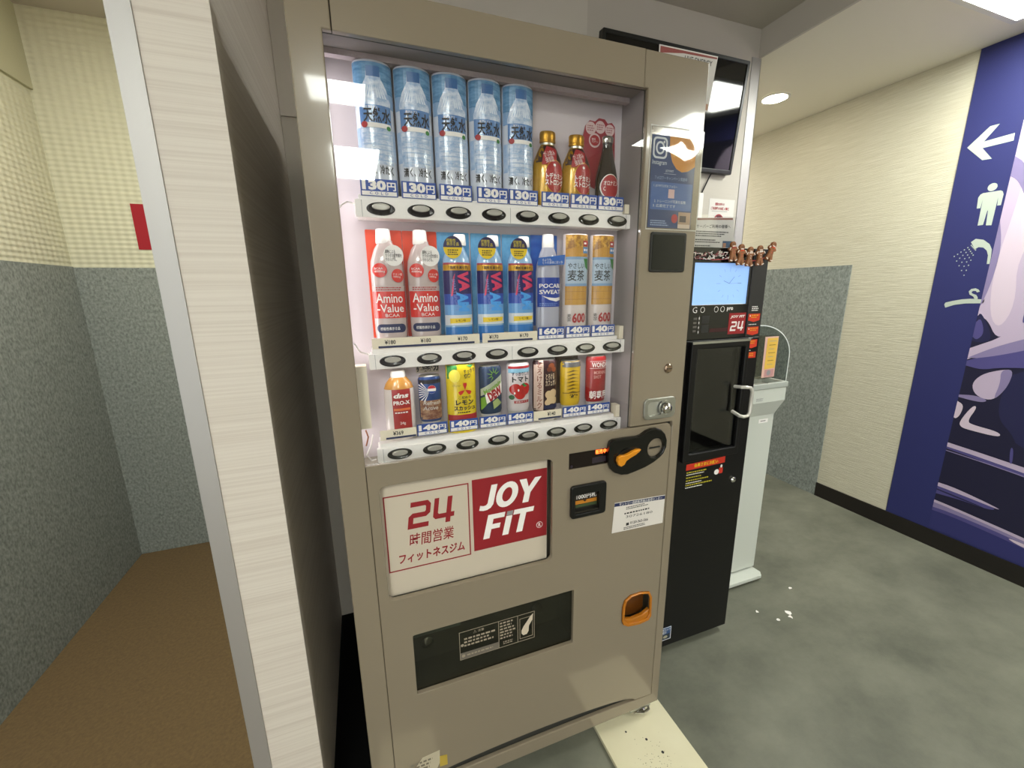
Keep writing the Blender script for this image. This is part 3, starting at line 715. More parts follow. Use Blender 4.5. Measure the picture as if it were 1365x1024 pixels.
shift(a0, .073, 'amino drink bottle on an orange card, second from the left on the middle shelf')
def vaam(cx, label):
    t = sample('sports_drink_bottle', cx, ZS2, label, 'sports drink bottles on light blue cards'); ra = .62
    cb_ = mat('card_sky', '4f97c8', .4, var=('79b6dc', (40, 8, 25), 3, .35, .7)); card(t, cx - .0355, cx + .0355, 1.245, 1.4655, cb_)
    prof = [(.028, ZS2), (.0315, 1.236), (.0315, 1.262), (.031, 1.270), (.031, 1.392), (.029, 1.408), (.018, 1.432), (.0135, 1.438)]
    MB().lathe(prof, cx, YC, mat('drink_pale_blue', '8fb4d6', .18, coat=.7), ra).build('body', t)
    MB().lathe([(.0135, 1.436), (.0140, 1.439), (.0128, 1.457), (.011, 1.459)], cx + .009, YC, white_m, ra).build('cap', t)
    fn = surf(cx, prof, ra); l = MB(); X0, X1 = cx - .0303, cx + .0303
    l.grid(X0, 1.391, X1, 1.400, mat('vaam_red', 'a03a48', .35), fn, .0005, 10, 1)
    l.grid(X0, 1.384, X1, 1.396, gold_m, fn, .0008, 10, 1); l.grid(X0, 1.335, X1, 1.384, mat('vaam_indigo', '211a5c', .3, coat=.4), fn, .0005, 10)
    l.grid(X0, 1.312, X1, 1.335, mat('vaam_blue', '2a4fae', .3, coat=.4), fn, .0005, 10); l.grid(X0, 1.290, X1, 1.312, mat('vaam_sky', '6ba4dc', .3, coat=.4), fn, .0005, 10)
    l.grid(X0, 1.268, X1, 1.290, mat('vaam_white', 'd6dbe0', .3, coat=.4), fn, .0005, 10); l.grid(X0, 1.232, X1, 1.264, mat('vaam_base', '1e6fb8', .3, coat=.4), fn, .0005, 10)
    l.text('VA', cx - .009, 1.348, cx + .031, 1.374, mat('vaam_pink', 'd0355f', .35), fn, .0012, .05, .15, -1.47)
    l.text('AM', cx - .014, 1.305, cx + .030, 1.331, mat('vaam_cyan', '4aa0ea', .35), fn, .0012, .05, .15, -1.47)
    l.text('SMART SPORTS', cx - .042, 1.330, cx + .024, 1.336, mat('vaam_violet', '7a86c8', .35), fn, .0012, .0, 0, -1.48)
    l.poly([(cx - .018, 1.330), (cx - .012, 1.370), (cx - .008, 1.378), (cx - .010, 1.365), (cx - .014, 1.332)], mat('vaam_pink'), fn, .0010)
    l.poly([(cx - .022, 1.283), (cx + .026, 1.283), (cx + .024, 1.274), (cx - .022, 1.272)], yellow, fn, .0012); l.text('レモン味', cx - .010, 1.2755, cx + .012, 1.281, ink, fn, .0016, .01)
    l.text('「脂肪を減らす」', cx - .020, 1.3865, cx + .022, 1.3935, ink, fn, .0012, .02)
    fd = lambda u, v, w=0: (u, .0508 - w, v)
    l.disc(cx - .011, 1.4305, .020, .0225, yellow, fd, .0); l.poly(ell(cx - .011, 1.4305, .020, .0225, 16, .0, pi) + [(cx - .031, 1.4305)], mat('badge_navy', '24204f', .4), fd, .0004)
    l.text('機能性\n表示食品', cx - .024, 1.4335, cx + .002, 1.4475, mat('badge_gold', 'cbb83a', .4), fd, .0008, .01); l.scribble(cx - .022, 1.414, cx + .0, 1.427, 3, ink, fd, .0004)
    l.build('label', t); return t
v0 = vaam(.2055, 'sports drink bottle on a light blue card, right after the two orange cards')
shift(v0, .0745, 'sports drink bottle on a light blue card, the middle of three alike')
shift(v0, .148, 'sports drink bottle on a light blue card, next to the bottle with white swoosh label')
cx = .4235; ra = .62
t = sample('sports_drink_bottle', cx, ZS2, 'clear sports drink bottle with royal blue label and white wave on a blue card', None)
card(t, .388, .4575, 1.2565, 1.4665, mat('card_royal', '2450a8', .4, var=('4a7ac8', (12, 5, 25), 2, .3, .7)))
prof = [(.026, ZS2 + .004), (.0295, 1.240), (.0298, 1.26), (.0298, 1.380), (.028, 1.398), (.020, 1.425), (.0145, 1.437)]
MB().lathe(prof, cx, YC, mat('clear_milky_blue', 'a9aab8', .15, coat=.8), ra).build('body', t)
MB().lathe([(.0148, 1.436), (.015, 1.442), (.0135, 1.464), (.012, 1.4655)], cx, YC, white_m, ra).build('cap', t)
fn = surf(cx, prof, ra); l = MB(); rb = mat('royal_blue', '1c3f9c', .3, coat=.3)
l.grid(cx - .029, 1.302, cx + .029, 1.369, rb, fn, .0005, 10); l.text('POCARI', cx - .0265, 1.3455, cx + .0275, 1.355, wht, fn, .001, .02); l.text('SWEAT', cx - .0265, 1.3315, cx + .0275, 1.341, wht, fn, .001, .02)
l.poly([(cx - .022, 1.328), (cx - .008, 1.324), (cx + .012, 1.322), (cx + .0285, 1.325), (cx + .0285, 1.318), (cx + .014, 1.314), (cx - .004, 1.318)], wht, fn, .001)
l.scribble(cx - .026, 1.304, cx + .026, 1.312, 2, mat('pale_blue_print', '6f8ccc', .4), fn, .001)
fd = lambda u, v, w=0: (u, .0512 - w, v)
l.poly([(cx - .036, 1.395), (cx + .032, 1.398), (cx + .034, 1.420), (cx - .034, 1.412)], mat('banner_blue', '2b62b4', .4), fd, .0); l.text('水よりも、\nヒトの身体に近い水', cx - .024, 1.399, cx + .028, 1.412, wht, fd, .0004, .0, 0, .05)
l.build('label', t)
def tea(cx, label):
    t = sample('barley_tea_bottle', cx, ZS2 + .004, label, 'barley tea bottle tubes on the middle shelf'); ra = .66; R = .0318
    prof = [(R, ZS2 + .004), (R, 1.4655), (R * .97, 1.467)]
    MB().lathe(prof, cx, YC, mat('tube_pinkish', 'cbbfbb', .2, coat=.6), ra).build('sleeve', t)
    fn = surf(cx, prof, ra); l = MB(); X0, X1 = cx - .0295, cx + .027
    l.grid(X0, 1.418, X1, 1.465, mat('barley_photo', '8a5c1c', .3, coat=.5, var=('c99a3a', (140, 60, 110), 2, .4, .6)), fn, .0005, 10)
    l.grid(X0, 1.305, X1, 1.352, mat('tea_amber', 'b07c2a', .25, coat=.5, var=('c99a4a', (60, 30, 4), 2, .3, .7)), fn, .0005, 10)
    l.poly([(X0, 1.432), (cx, 1.440), (X1, 1.432), (X1, 1.415), (X0, 1.415)], mat('tea_amber'), fn, .0009)
    l.grid(X0, 1.352, X1, 1.415, mat('tea_label', 'a9bccf', .35, coat=.3), fn, .0010, 10); l.grid(X0, 1.410, X1, 1.416, mat('tea_label_edge', '7d9dc0', .35), fn, .0013, 10, 1); l.grid(X0, 1.349, X1, 1.355, mat('tea_label_edge'), fn, .0013, 10, 1)
    l.poly([(cx + .012, 1.412), (cx + .027, 1.412), (cx + .027, 1.386), (cx + .018, 1.392)], green, fn, .0015)
    l.text('やさしい', cx - .026, 1.389, cx + .014, 1.402, ink, fn, .0017, .01); l.text('麦茶', cx - .026, 1.361, cx + .014, 1.386, ink, fn, .0017, .008)
    l.grid(cx + .010, 1.440, cx + .026, 1.452, deepred, fn, .0012, 4, 1); l.grid(cx + .010, 1.424, cx + .026, 1.438, mat('tea_tag_blue', '4a80b4', .4), fn, .0012, 4, 1); l.scribble(cx + .012, 1.442, cx + .024, 1.450, 1, wht, fn, .0017); l.scribble(cx + .012, 1.427, cx + .024, 1.436, 1, wht, fn, .0017)
    for k in range(2): l.grid(X0, 1.318 + .018 * k, X1, 1.3188 + .018 * k, mat('tea_line', '8a5a1c', .4), fn, .0010, 8, 1)
    l.text('麦\n茶', cx - .026, 1.265, cx - .017, 1.284, ink, fn, .001, .0); l.text('600', cx - .015, 1.262, cx + .021, 1.286, deepred, fn, .001, .03)
    l.build('label', t); return t
t0 = tea(.4945, 'barley tea bottle tube with pale blue label beside the royal blue sports bottle')
shift(t0, .0725, 'barley tea bottle tube with pale blue label at the right end of the middle shelf')

# row three
ZS3 = 1.0200
cx = .066
t = sample('protein_bottle', cx, ZS3, 'white protein bottle with red label and amber shoulder, left end of the bottom shelf', None); ra = .62
prof = [(.026, ZS3), (.0315, 1.040), (.0325, 1.055), (.0325, 1.122), (.031, 1.136), (.024, 1.150), (.016, 1.160)]
MB().lathe(prof, cx, YC, mat('bottle_white', 'd6ccc8', .3), ra).build('body', t)
MB().lathe([(.0315, 1.136), (.0275, 1.147), (.017, 1.1605)], cx, YC - .0006, mat('shoulder_amber', 'c48a3c', .2, coat=.5), ra, cap=False).build('shoulder', t)
MB().lathe([(.0155, 1.160), (.016, 1.164), (.0155, 1.172), (.013, 1.175)], cx, YC, white_m, ra).build('cap', t)
fn = surf(cx, prof, ra); l = MB(); l.grid(cx - .017, 1.040, cx + .022, 1.139, mat('protein_red', '9e1f1f', .35), fn, .0005, 8)
l.text('dns', cx - .014, 1.117, cx + .018, 1.128, wht, fn, .001, .04, .2); l.text('PRO-X', cx - .015, 1.102, cx + .020, 1.111, wht, fn, .001, .03)
l.grid(cx - .015, 1.089, cx + .020, 1.094, mat('protein_orange', 'd8703c', .4), fn, .0008, 6, 1); l.scribble(cx - .013, 1.082, cx + .018, 1.087, 1, wht, fn, .001); l.text('24g', cx - .004, 1.056, cx + .008, 1.064, wht, fn, .001, .0)
l.build('label', t)
def can(name, cx, r, z0, z1, mt, label, ra=.62):
    t = sample(name, cx, ZS3, label, None)
    prof = [(r * .88, ZS3), (r * .9, z0 - .004), (r, z0 + .004), (r, z1 - .007), (r * .88, z1 - .001), (r * .86, z1)]
    MB().lathe([(r * .9, ZS3), (r * .9, z0 - .003)], cx, YC, mat('clear_stand', 'b9b4ae', .3), ra).build('stand', t)
    MB().lathe(prof[1:], cx, YC, mt, ra).build('body', t)
    MB().lathe([(r * .885, z1 - .002), (r * .9, z1 + .0005), (r * .84, z1 + .0015), (.001, z1 + .0008)], cx, YC, satin, ra).build('lid', t)
    return t, surf(cx, prof, ra)
cx = .133
t, fn = can('cola_can', cx, .0252, 1.058, 1.158, mat('pepsi_blue', '26437c', .28, .3), 'slim blue and copper cola can sample under a gold text strip')
l = MB(); l.grid(cx - .024, 1.060, cx + .024, 1.104, mat('copper_print', '6e4030', .4, var=('b08a6a', (60, 60, 90), 4, .4, .65)), fn, .0005, 8); l.grid(cx - .024, 1.142, cx + .024, 1.151, mat('can_dark', '1a1a22', .4), fn, .0005, 8, 1)
for k in range(9):
    a = 2.2 + k * .25; l.poly([(cx - .004, 1.124), (cx - .004 + .026 * cos(a), 1.124 + .026 * sin(a)), (cx - .004 + .026 * cos(a + .09), 1.124 + .026 * sin(a + .09))], wht, fn, .0008)
l.disc(cx + .002, 1.129, .0095, .0095, wht, fn, .0012, 20); l.poly(ell(cx + .002, 1.1305, .0088, .0075, 16, .1, pi + .1), mat('pepsi_red', 'b81c2a', .4), fn, .0016); l.poly(ell(cx + .002, 1.1275, .0088, .0075, 16, pi + .25, 2 * pi - .2), mat('pepsi_navy', '1c3f8c', .4), fn, .0016)
l.text('Refresh\nActive', cx - .019, 1.082, cx + .021, 1.103, mat('silver_print', 'c4bdb4', .4), fn, .0012, .01, .2); l.build('label', t)
l = MB().plate(rr(.108, 1.1605, .160, 1.182), mat('strip_clearish', 'b5ab98', .4), front(.0962), .001); l.text('強炭酸力', .109, 1.163, .159, 1.179, ink, front(.0950), .0003, .07); l.build('text_strip', t, 'gold text strip')
# lemon pouch-like tube
cx = .2050
t = sample('lemon_soda_bottle', cx, ZS3, 'bright yellow lemon soda sample with red emblem and red base', None)
prof = [(.0345, ZS3), (.0345, 1.176), (.034, 1.180)]; MB().lathe(prof, cx, YC, mat('lemon_yellow', 'd8bd1e', .25, coat=.5), .6).build('body', t)
fn = surf(cx, prof, .6); l = MB()
l.grid(cx - .034, 1.050, cx + .034, 1.064, deepred, fn, .0005, 12, 1); l.poly([(cx - .033, 1.179), (cx - .012, 1.179), (cx - .014, 1.160), (cx - .024, 1.150), (cx - .033, 1.148)], green, fn, .0008); l.poly([(cx + .006, 1.179), (cx + .026, 1.179), (cx + .02, 1.172)], green, fn, .0008)
l.disc(cx - .018, 1.155, .012, .015, mat('lemon_light', 'e8d84a', .3), fn, .0012, 16)
l.text('すっきり\n爽快!', cx + .002, 1.150, cx + .030, 1.170, ink, fn, .0014, .02, 0, .12)
l.plate(ell(0, 0, .01), wht, fn, .001) if False else None
for a in range(3):
    th = pi / 2 + a * 2 * pi / 3; ex, ez = cos(th), sin(th); nx, nz = -ez, ex; px_, pz_ = cx + .004, 1.122
    l.poly([(px_, pz_), (px_ + .0105 * ex + .0045 * nx, pz_ + .0115 * ez + .0045 * nz), (px_ + .016 * ex + .004 * nx, pz_ + .0165 * ez + .004 * nz), (px_ + .016 * ex - .004 * nx, pz_ + .0165 * ez - .004 * nz), (px_ + .0105 * ex - .0045 * nx, pz_ + .0115 * ez - .0045 * nz)], mat('mark_red', 'c2281c', .35), fn, .0012)
l.text('こだわり', cx - .012, 1.101, cx + .018, 1.108, ink, fn, .0012, .02); l.text('レモン', cx - .018, 1.087, cx + .024, 1.099, ink, fn, .0012, .04); l.text('スカッシュ', cx - .022, 1.074, cx + .028, 1.085, ink, fn, .0012, .04); l.scribble(cx - .014, 1.067, cx + .024, 1.072, 1, ink, fn, .0012)
l.plate(ell(cx, 1.1, .1), wht, fn) if False else None
l.text('リアルゴールド', cx - .024, 1.130, cx - .006, 1.136, ink, fn, .0012, .0); l.build('label', t)
cx = .2755
t, fn = can('lime_soda_can', cx, .0272, 1.060, 1.171, mat('dew_dark', '1f3350', .28, .2), 'dark green soda can sample with a slanted silver band and red letters')
l = MB(); lg = mat('dew_green', '6d9a2c', .35)
for a in range(7):
    th = .2 + a * .62; l.poly([(cx + .004 + .005 * cos(th), 1.150 + .006 * sin(th)), (cx + .004 + .018 * cos(th + .25), 1.150 + .02 * sin(th + .25)), (cx + .004 + .005 * cos(th + .5), 1.150 + .006 * sin(th + .5))], lg, fn, .0008)
l.poly([(cx - .026, 1.100), (cx + .026, 1.132), (cx + .026, 1.151), (cx - .026, 1.117)], mat('dew_silver', 'a5ad96', .35), fn, .0010); l.poly([(cx - .014, 1.082), (cx + .026, 1.105), (cx + .026, 1.132), (cx - .018, 1.106)], wht, fn, .0012)
l.text('Mountain', cx - .024, 1.115, cx + .024, 1.126, lg, fn, .0016, .03, .2, .55); l.text('DEW', cx - .014, 1.095, cx + .026, 1.117, deepred, fn, .002, .06, .2, .5)
l.poly([(cx - .026, 1.065), (cx - .010, 1.085), (cx - .018, 1.100), (cx - .026, 1.095)], lg, fn, .0008); l.poly([(cx + .002, 1.068), (cx + .024, 1.080), (cx + .012, 1.094), (cx + .0, 1.086)], mat('dew_pale', '9aa86a', .35), fn, .0008); l.build('label', t)
cx = .3455
t, fn = can('tomato_juice_can', cx, .0285, 1.060, 1.174, mat('tomato_white', 'cfc6c6', .28, .1), 'white tomato juice can sample with red tomatoes and black lettering')
l = MB(); l.grid(cx - .027, 1.160, cx + .027, 1.166, deepred, fn, .0005, 8, 1); l.grid(cx - .027, 1.150, cx + .027, 1.160, mat('tomato_sky', '7fb0c8', .35), fn, .0005, 8, 1)
l.text('すっきりした', cx - .021, 1.143, cx + .024, 1.152, navy, fn, .001, .02); l.text('トマト', cx - .020, 1.127, cx + .022, 1.141, ink, fn, .001, .04)
tm = mat('tomato_red', 'b3201c', .25, coat=.5)
for x, z, r in ((-.012, 1.110, .014), (.011, 1.110, .015), (-.001, 1.100, .015)): l.disc(cx + x, z, r, r * 1.0, tm, fn, .0012 + .0003 * (r > .0145), 20)
for x, z in ((-.006, 1.108), (-.015, 1.101)): l.disc(cx + x, z, .002, .003, wht, fn, .0024, 8)
l.poly([(cx + .002, 1.122), (cx + .008, 1.126), (cx + .012, 1.120), (cx + .018, 1.118), (cx + .010, 1.115)], green, fn, .0022); l.disc(cx - .021, 1.091, .006, .006, mat('badge_green', '2c5c34', .4), fn, .0022, 14)
l.plate(rr(0, 0, 1, 1), wht, fn) if False else None
l.grid(cx - .016, 1.0755, cx + .022, 1.082, deepred, fn, .0012, 6, 1); l.text('低塩タイプ', cx - .013, 1.077, cx + .018, 1.081, wht, fn, .0018, .0); l.build('label', t)
cx = .4160
t, fn = can('cafe_latte_can', cx, .0315, 1.050, 1.176, mat('latte_brown', '33171a', .28), 'dark brown milk coffee can sample with a pale strip of writing on its left')
l = MB(); l.grid(cx - .031, 1.050, cx - .011, 1.176, mat('latte_strip', 'c9b0a0', .4), fn, .0005, 4); l.text('と\nろ\nけ\nる\nミ\nル\nク', cx - .026, 1.056, cx - .014, 1.172, mat('latte_print', '7c3a2c', .4), fn, .001, .01)
l.disc(cx + .010, 1.160, .009, .008, mat('cocoa', '8f4a28', .35), fn, .001, 14); l.disc(cx + .004, 1.153, .007, .006, mat('cocoa_dark', '6d3520', .35), fn, .0014, 14); l.disc(cx + .017, 1.152, .007, .006, mat('cocoa'), fn, .0014, 14)
l.text('とろける\nカフェオレ', cx - .006, 1.112, cx + .026, 1.142, mat('latte_cream', 'd8c4a8', .4), fn, .001, .02)
for x, z, r in ((.003, 1.090, .010), (.015, 1.092, .011), (.009, 1.078, .012), (.018, 1.074, .009), (0, 1.070, .008)): l.disc(cx + x, z, r, r, mat('cream_swirl', 'd0b48c', .35), fn, .001 + random.random() * .0006, 18)
l.grid(cx - .010, 1.054, cx + .030, 1.064, mat('latte_navy', '1a2048', .4), fn, .0022, 6, 1); l.build('label', t)
cx = .4880
t, fn = can('yellow_coffee_can', cx, .0272, 1.058, 1.168, mat('coffee_yellow', 'd0aa1c', .28, coat=.3), 'tilted yellow coffee can sample with a grey lid in a brown tube')
l = MB(); yb = mat('yellow_print', '6d5212', .4)
for k in range(7): l.poly([(cx - .018, 1.140 - k * .009), (cx - .002, 1.146 - k * .009), (cx + .018, 1.141 - k * .009), (cx + .006, 1.1425 - k * .009), (cx - .010, 1.140 - k * .009)], yb, fn, .0008)
l.text('微糖', cx - .010, 1.073, cx + .014, 1.084, ink, fn, .001, .03); l.grid(cx - .025, 1.086, cx + .025, 1.088, yb, fn, .0008, 6, 1); l.grid(cx - .026, 1.153, cx + .026, 1.166, mat('can_lid_grey', '77777a', .3, .6), fn, .0012, 8); l.build('label', t)
MB().plate(rr(cx - .033, 1.052, cx + .033, 1.180), mat('smoky_card', '4f3c2e', .5), front(.0962), .001).build('backing_card', t)
cx = .5620
t, fn = can('red_coffee_can', cx, .0285, 1.060, 1.176, mat('wonda_red', '94161c', .28, coat=.3), 'red morning coffee can sample at the right end of the bottom shelf')
l = MB(); frame(l, cx - .022, 1.144, cx + .026, 1.162, .001, wht, fn) if False else None
l.text('WONDA', cx - .020, 1.147, cx + .025, 1.160, wht, fn, .001, .02); l.grid(cx - .024, 1.144, cx + .026, 1.1448, wht, fn, .0008, 8, 1); l.grid(cx - .024, 1.162, cx + .026, 1.1628, wht, fn, .0008, 8, 1)
l.text('MORNING\nSHOT', cx - .015, 1.118, cx + .022, 1.138, mat('pink_white', 'd8a8a0', .4), fn, .001, .01); l.text('朝専用', cx - .024, 1.064, cx + .024, 1.086, wht, fn, .001, .012); l.build('label', t)

# ------------------------------------------------------------------ sheets on the vending machine
t = thing('campaign_poster', (.71, -.002, 1.476), 'navy social media campaign sheet in a shiny clear sleeve, above the black reader', 'poster')
sh = MB().plate(rr(.641, 1.4795, .765, 1.674), mat('poster_navy', '1e3462', .5), front(-.0006), .0005).build('sheet', t)
l = MB(); fn = front(-.0012)
l.disc(.748, 1.652, .001, .001, wht, fn)
oc = mat('poster_orange', 'c07f24', .5)
l.poly([(.689, 1.6735), (.6905, 1.645), (.699, 1.622), (.712, 1.608), (.728, 1.602), (.745, 1.605), (.7645, 1.616), (.7645, 1.6735)], oc, fn, .0002)
l.plate(rr(.6445, 1.626, .6835, 1.670, .010), mat('poster_grey', 'c9cdd2', .5), fn, .0004, [rr(.6485, 1.630, .6795, 1.666, .007)]); l.plate(ell(.664, 1.648, .012, .0135), mat('poster_grey'), fn, .0004, [ell(.664, 1.648, .008, .0095)]); l.disc(.674, 1.6605, .0025, .0028, mat('poster_grey'), fn, .0004, 12)
l.text('Instagram', .6445, 1.611, .684, 1.623, mat('poster_grey'), fn, .0004, .0); l.text('キャンペーン', .700, 1.628, .760, 1.640, mat('pale_gold', 'e0b860', .5), fn, .0006, .0, 0, -.05)
l.text('JOYFIT', .682, 1.598, .705, 1.6045, mat('poster_grey'), fn, .0004, .0); l.plate(rr(.678, 1.596, .712, 1.5965), mat('poster_grey'), fn, .0003); l.text('フォロワーキャンペーン実施中', .653, 1.583, .745, 1.591, mat('poster_dim', '8fa0bc', .5), fn, .0004, .0)
l.plate(rr(.645, 1.519, .762, 1.578, .003), mat('poster_box', '3a5a92', .5), fn, .0002)
l.text('1. JOYFIT公式をフォロー', .652, 1.566, .718, 1.573, mat('poster_grey'), fn, .0006, .0); l.plate(rr(.694, 1.545, .711, 1.564), mat('poster_pink', 'c9a8a4', .5), fn, .0005); l.text('2. トレーニング写真を投稿', .655, 1.534, .745, 1.541, mat('poster_grey'), fn, .0006, .0); l.text('3. 応募完了です', .652, 1.524, .716, 1.531, mat('poster_grey'), fn, .0006, .0)
l.scribble(.648, 1.483, .705, 1.497, 3, mat('poster_dim'), fn, .0004); l.disc(.716, 1.501, .009, .010, deepred, fn, .0004, 18)
l.plate(rr(.727, 1.482, .763, 1.516), mat('photo_beige', 'a3866c', .5), fn, .0003); l.plate(rr(.731, 1.494, .750, 1.508), mat('photo_dark', '40302c', .5), fn, .0005); l.plate(rr(.727, 1.480, .763, 1.489), mat('photo_light', 'c4b09c', .5), fn, .0005)
l.build('printing', sh)
# sleeve: clear film bulging forward
def sheet_film(name, parent, x0, z0, x1, z1, y, bulge, mt, nx=14, nz=16, seed=1):
    rnd = random.Random(seed); v = []; ph = [rnd.uniform(0, 6) for _ in range(4)]
    for j in range(nz + 1):
        for i in range(nx + 1):
            a, b = i / nx, j / nz; e = sin(pi * a) * sin(pi * b)
            d = bulge * (.45 * e + .45 * max(0, b - .55) * sin(pi * a * .9 + .3) + .10 * sin(5 * a + 4 * b + ph[0]) * e + .06 * sin(11 * b + ph[1] + 3 * a))
            v.append((x0 + (x1 - x0) * a, y - max(d, 0), z0 + (z1 - z0) * b))
    f = [(j * (nx + 1) + i, j * (nx + 1) + i + 1, (j + 1) * (nx + 1) + i + 1, (j + 1) * (nx + 1) + i) for j in range(nz) for i in range(nx)]
    return MB().add(v, f, mt, True).build(name, parent, 'clear plastic sleeve')
sheet_film('sleeve', t, .6375, 1.476, .784, 1.692, -.0030, .008, film)
MB().plate(rr(.6365, 1.475, .785, 1.693), mat('sleeve_edge', 'b9b4aa', .3), front(-.0004), .0004, [rr(.6385, 1.4775, .783, 1.6905)]).build('sleeve_edge', t)
MB().plate(rr(.638, 1.4775, .7835, 1.691), glass('sleeve_back', 'f4f2ee', .03, .1), front(-.0002), .0003).build('sleeve_back', t)

t = thing('energy_poster', (.79, .103, 1.77), 'white poster with a red top band peeking out above the vending machine corner', 'poster')
MB().plate([(.728, 1.78), (.890, 1.785), (.909, 1.912), (.728, 1.910)], mat('poster_white', 'cfcac4', .4), front(.1065), .001).build('sheet', t)
l = MB(); fn = front(.1053)
l.poly([(.731, 1.907), (.906, 1.909), (.906, 1.905), (.860, 1.9035), (.800, 1.902), (.731, 1.893)], mat('band_red', '8d3a36', .5), fn, .0002); l.text('LIVE ENERGY', .805, 1.887, .892, 1.8985, ink, fn, .0004, .01)
l.plate(rr(.876, 1.788, .889, 1.802), mat('skin_photo', 'a8785c', .5), fn, .0003); l.build('printing', t)
sheet_film('sleeve', t, .73, 1.785, .905, 1.908, .1044, .003, film, seed=4)

# ------------------------------------------------------------------ protein drink server (black machine)
BX0, BX1, BY, BZ0, BZ1 = .875, 1.262, .18, .030, 1.463
blk = mat('server_black', '0d0c0c', .4, spec=.35); blk2 = mat('server_gloss', '0a0a0a', .12); dgrey = mat('server_grey', '262523', .45)
sv = thing('drink_server', (1.07, .45, 0), 'tall slim black protein drink server with a lit blue screen', 'drink machine')
MB().box(BX0, BY + .020, BZ0, BX1, .76, BZ1, blk).build('cabinet', sv, bevel=.004)
for x in (BX0 + .05, BX1 - .05):
    for y in (.26, .70): MB().lathe([(.022, .0), (.022, .012), (.008, .016), (.008, .031)], x, y, blk).build('foot', sv)
MB().plate(rr(BX0, BZ0, BX1, 1.178, .003, 2), blk, front(BY + .020), .020, [rr(1.000, .800, 1.190, 1.160, .004)], .002).build('lower_front', sv)
MB().plate(rr(1.199, 1.180, BX1, BZ1 - .002, .003, 2), dgrey, front(BY + .020), .019, bevel=.002).build('side_column', sv)
MB().plate(rr(BX0, 1.180, 1.197, BZ1 - .002, .003, 2), blk2, front(BY + .020), .020, [rr(.962, 1.290, 1.186, 1.416)], .002).build('upper_front', sv)
scr = MB().box(.960, BY + .004, 1.288, 1.188, BY + .012, 1.418, mat('screen_blue', '8fb6f2', .10, emit=.30)).build('screen', sv, 'lit pale blue screen with a clock')
l = MB(); fn = front(BY + .004); ck = mat('clock_line', '4a6494', .4, emit=.1)
ccx, ccz = 1.107, 1.354
for k in range(12):
    a = k * pi / 6; r0, r1 = (.040, .050) if k % 3 else (.036, .052)
    nx, nz = -sin(a) * .0004, cos(a) * .0004
    l.add([fn(ccx + r0 * cos(a) + nx, ccz + r0 * sin(a) + nz, .0005), fn(ccx + r1 * cos(a) + nx, ccz + r1 * sin(a) + nz, .0005), fn(ccx + r1 * cos(a) - nx, ccz + r1 * sin(a) - nz, .0005), fn(ccx + r0 * cos(a) - nx, ccz + r0 * sin(a) - nz, .0005)], [(0, 1, 2, 3)], ck)
for a, r1, wd in ((2.80, .025, .0007), (.82, .028, .0007), (.02, .05, .0003)):
    nx, nz = -sin(a) * wd, cos(a) * wd
    l.add([fn(ccx + nx, ccz + nz, .0006), fn(ccx + r1 * cos(a) + nx, ccz + r1 * sin(a) + nz, .0006), fn(ccx + r1 * cos(a) - nx, ccz + r1 * sin(a) - nz, .0006), fn(ccx - nx, ccz - nz, .0006)], [(0, 1, 2, 3)], ck)
l.build('clock_face', scr)
l = MB(); fn = front(BY)
l.text('G', .966, 1.2655, .983, 1.2835, wht, fn, .0005, -.012)
for x in (.997, 1.052, 1.078):
    l.plate(ell(x + .008, 1.2745, .0085, .0090), wht, fn, .0004, [ell(x + .008, 1.2745, .0072, .0077)])
l.text('pro', 1.104, 1.267, 1.130, 1.280, wht, fn, .0005, .03)
l.text('★\n★\n★\n★', .992, 1.200, .997, 1.256, wht, fn, .0005, .0)
l.scribble(.972, 1.203, .990, 1.254, 4, mat('dim_print', '5a5650', .5), fn, .0004)
l.plate(rr(1.005, 1.232, 1.035, 1.256), dgrey, fn, .0008).plate(rr(1.005, 1.203, 1.035, 1.228), dgrey, fn, .0008).plate(rr(1.040, 1.203, 1.115, 1.215), mat('dark_maroon', '3a1216', .4), fn, .0005)
l.build('control_print', sv)
st = MB().plate(rr(1.1165, 1.193, 1.188, 1.261), mat('server_red', '951f24', .4), fn, .0008).build('gym_sticker', sv, 'dark red gym sticker')
l = MB(); fn2 = front(BY - .0008)
l.text('JOY FIT', 1.122, 1.243, 1.184, 1.2535, wht, fn2, .0003, .04, .2); l.plate(slant(two, 1.124, 1.203, .026, .031), wht, fn2, .0003); l.plate(slant(four, 1.154, 1.203, .026, .031), wht, fn2, .0003); l.build('lettering', st)
fr = mat('flag_red', 'cf3a20', .4); fy = mat('flag_yellow', 'e0a020', .4)
for k, (za, zb) in enumerate(((1.230, 1.256), (1.186, 1.213), (1.142, 1.170), (1.104, 1.128))):
    xa, xb = 1.202 + .0005 * k, 1.252
    yy = BY + .001 if za > 1.18 else BY
    b = MB().plate([(xa, zb), (xa, za + .004), ((xa + xb) / 2, za - .001 if k != 3 else za + .004), (xb, za + .004), (xb, zb)][::-1], fr, front(yy), .0008)
    o = b.build('warning_sticker', sv, 'orange red sticker with yellow writing')
    MB().scribble(xa + .012, zb - .015, xb - .004, zb - .002, 2, fy, front(yy - .0008), .0003).poly([(xa + .003, zb - .008), (xa + .007, zb - .003), (xa + .009, zb - .009)], wht, front(yy - .0008), .0003).build('lettering', o)
MB().scribble(1.213, 1.264, 1.247, 1.282, 3, wht, front(BY + .001), .0004).scribble(1.206, 1.2185, 1.25, 1.2235, 1, wht, front(BY + .001), .0004).scribble(1.212, 1.174, 1.232, 1.1785, 1, wht, front(BY), .0004).scribble(1.212, 1.132, 1.232, 1.136, 1, wht, front(BY), .0004).build('side_print', sv)
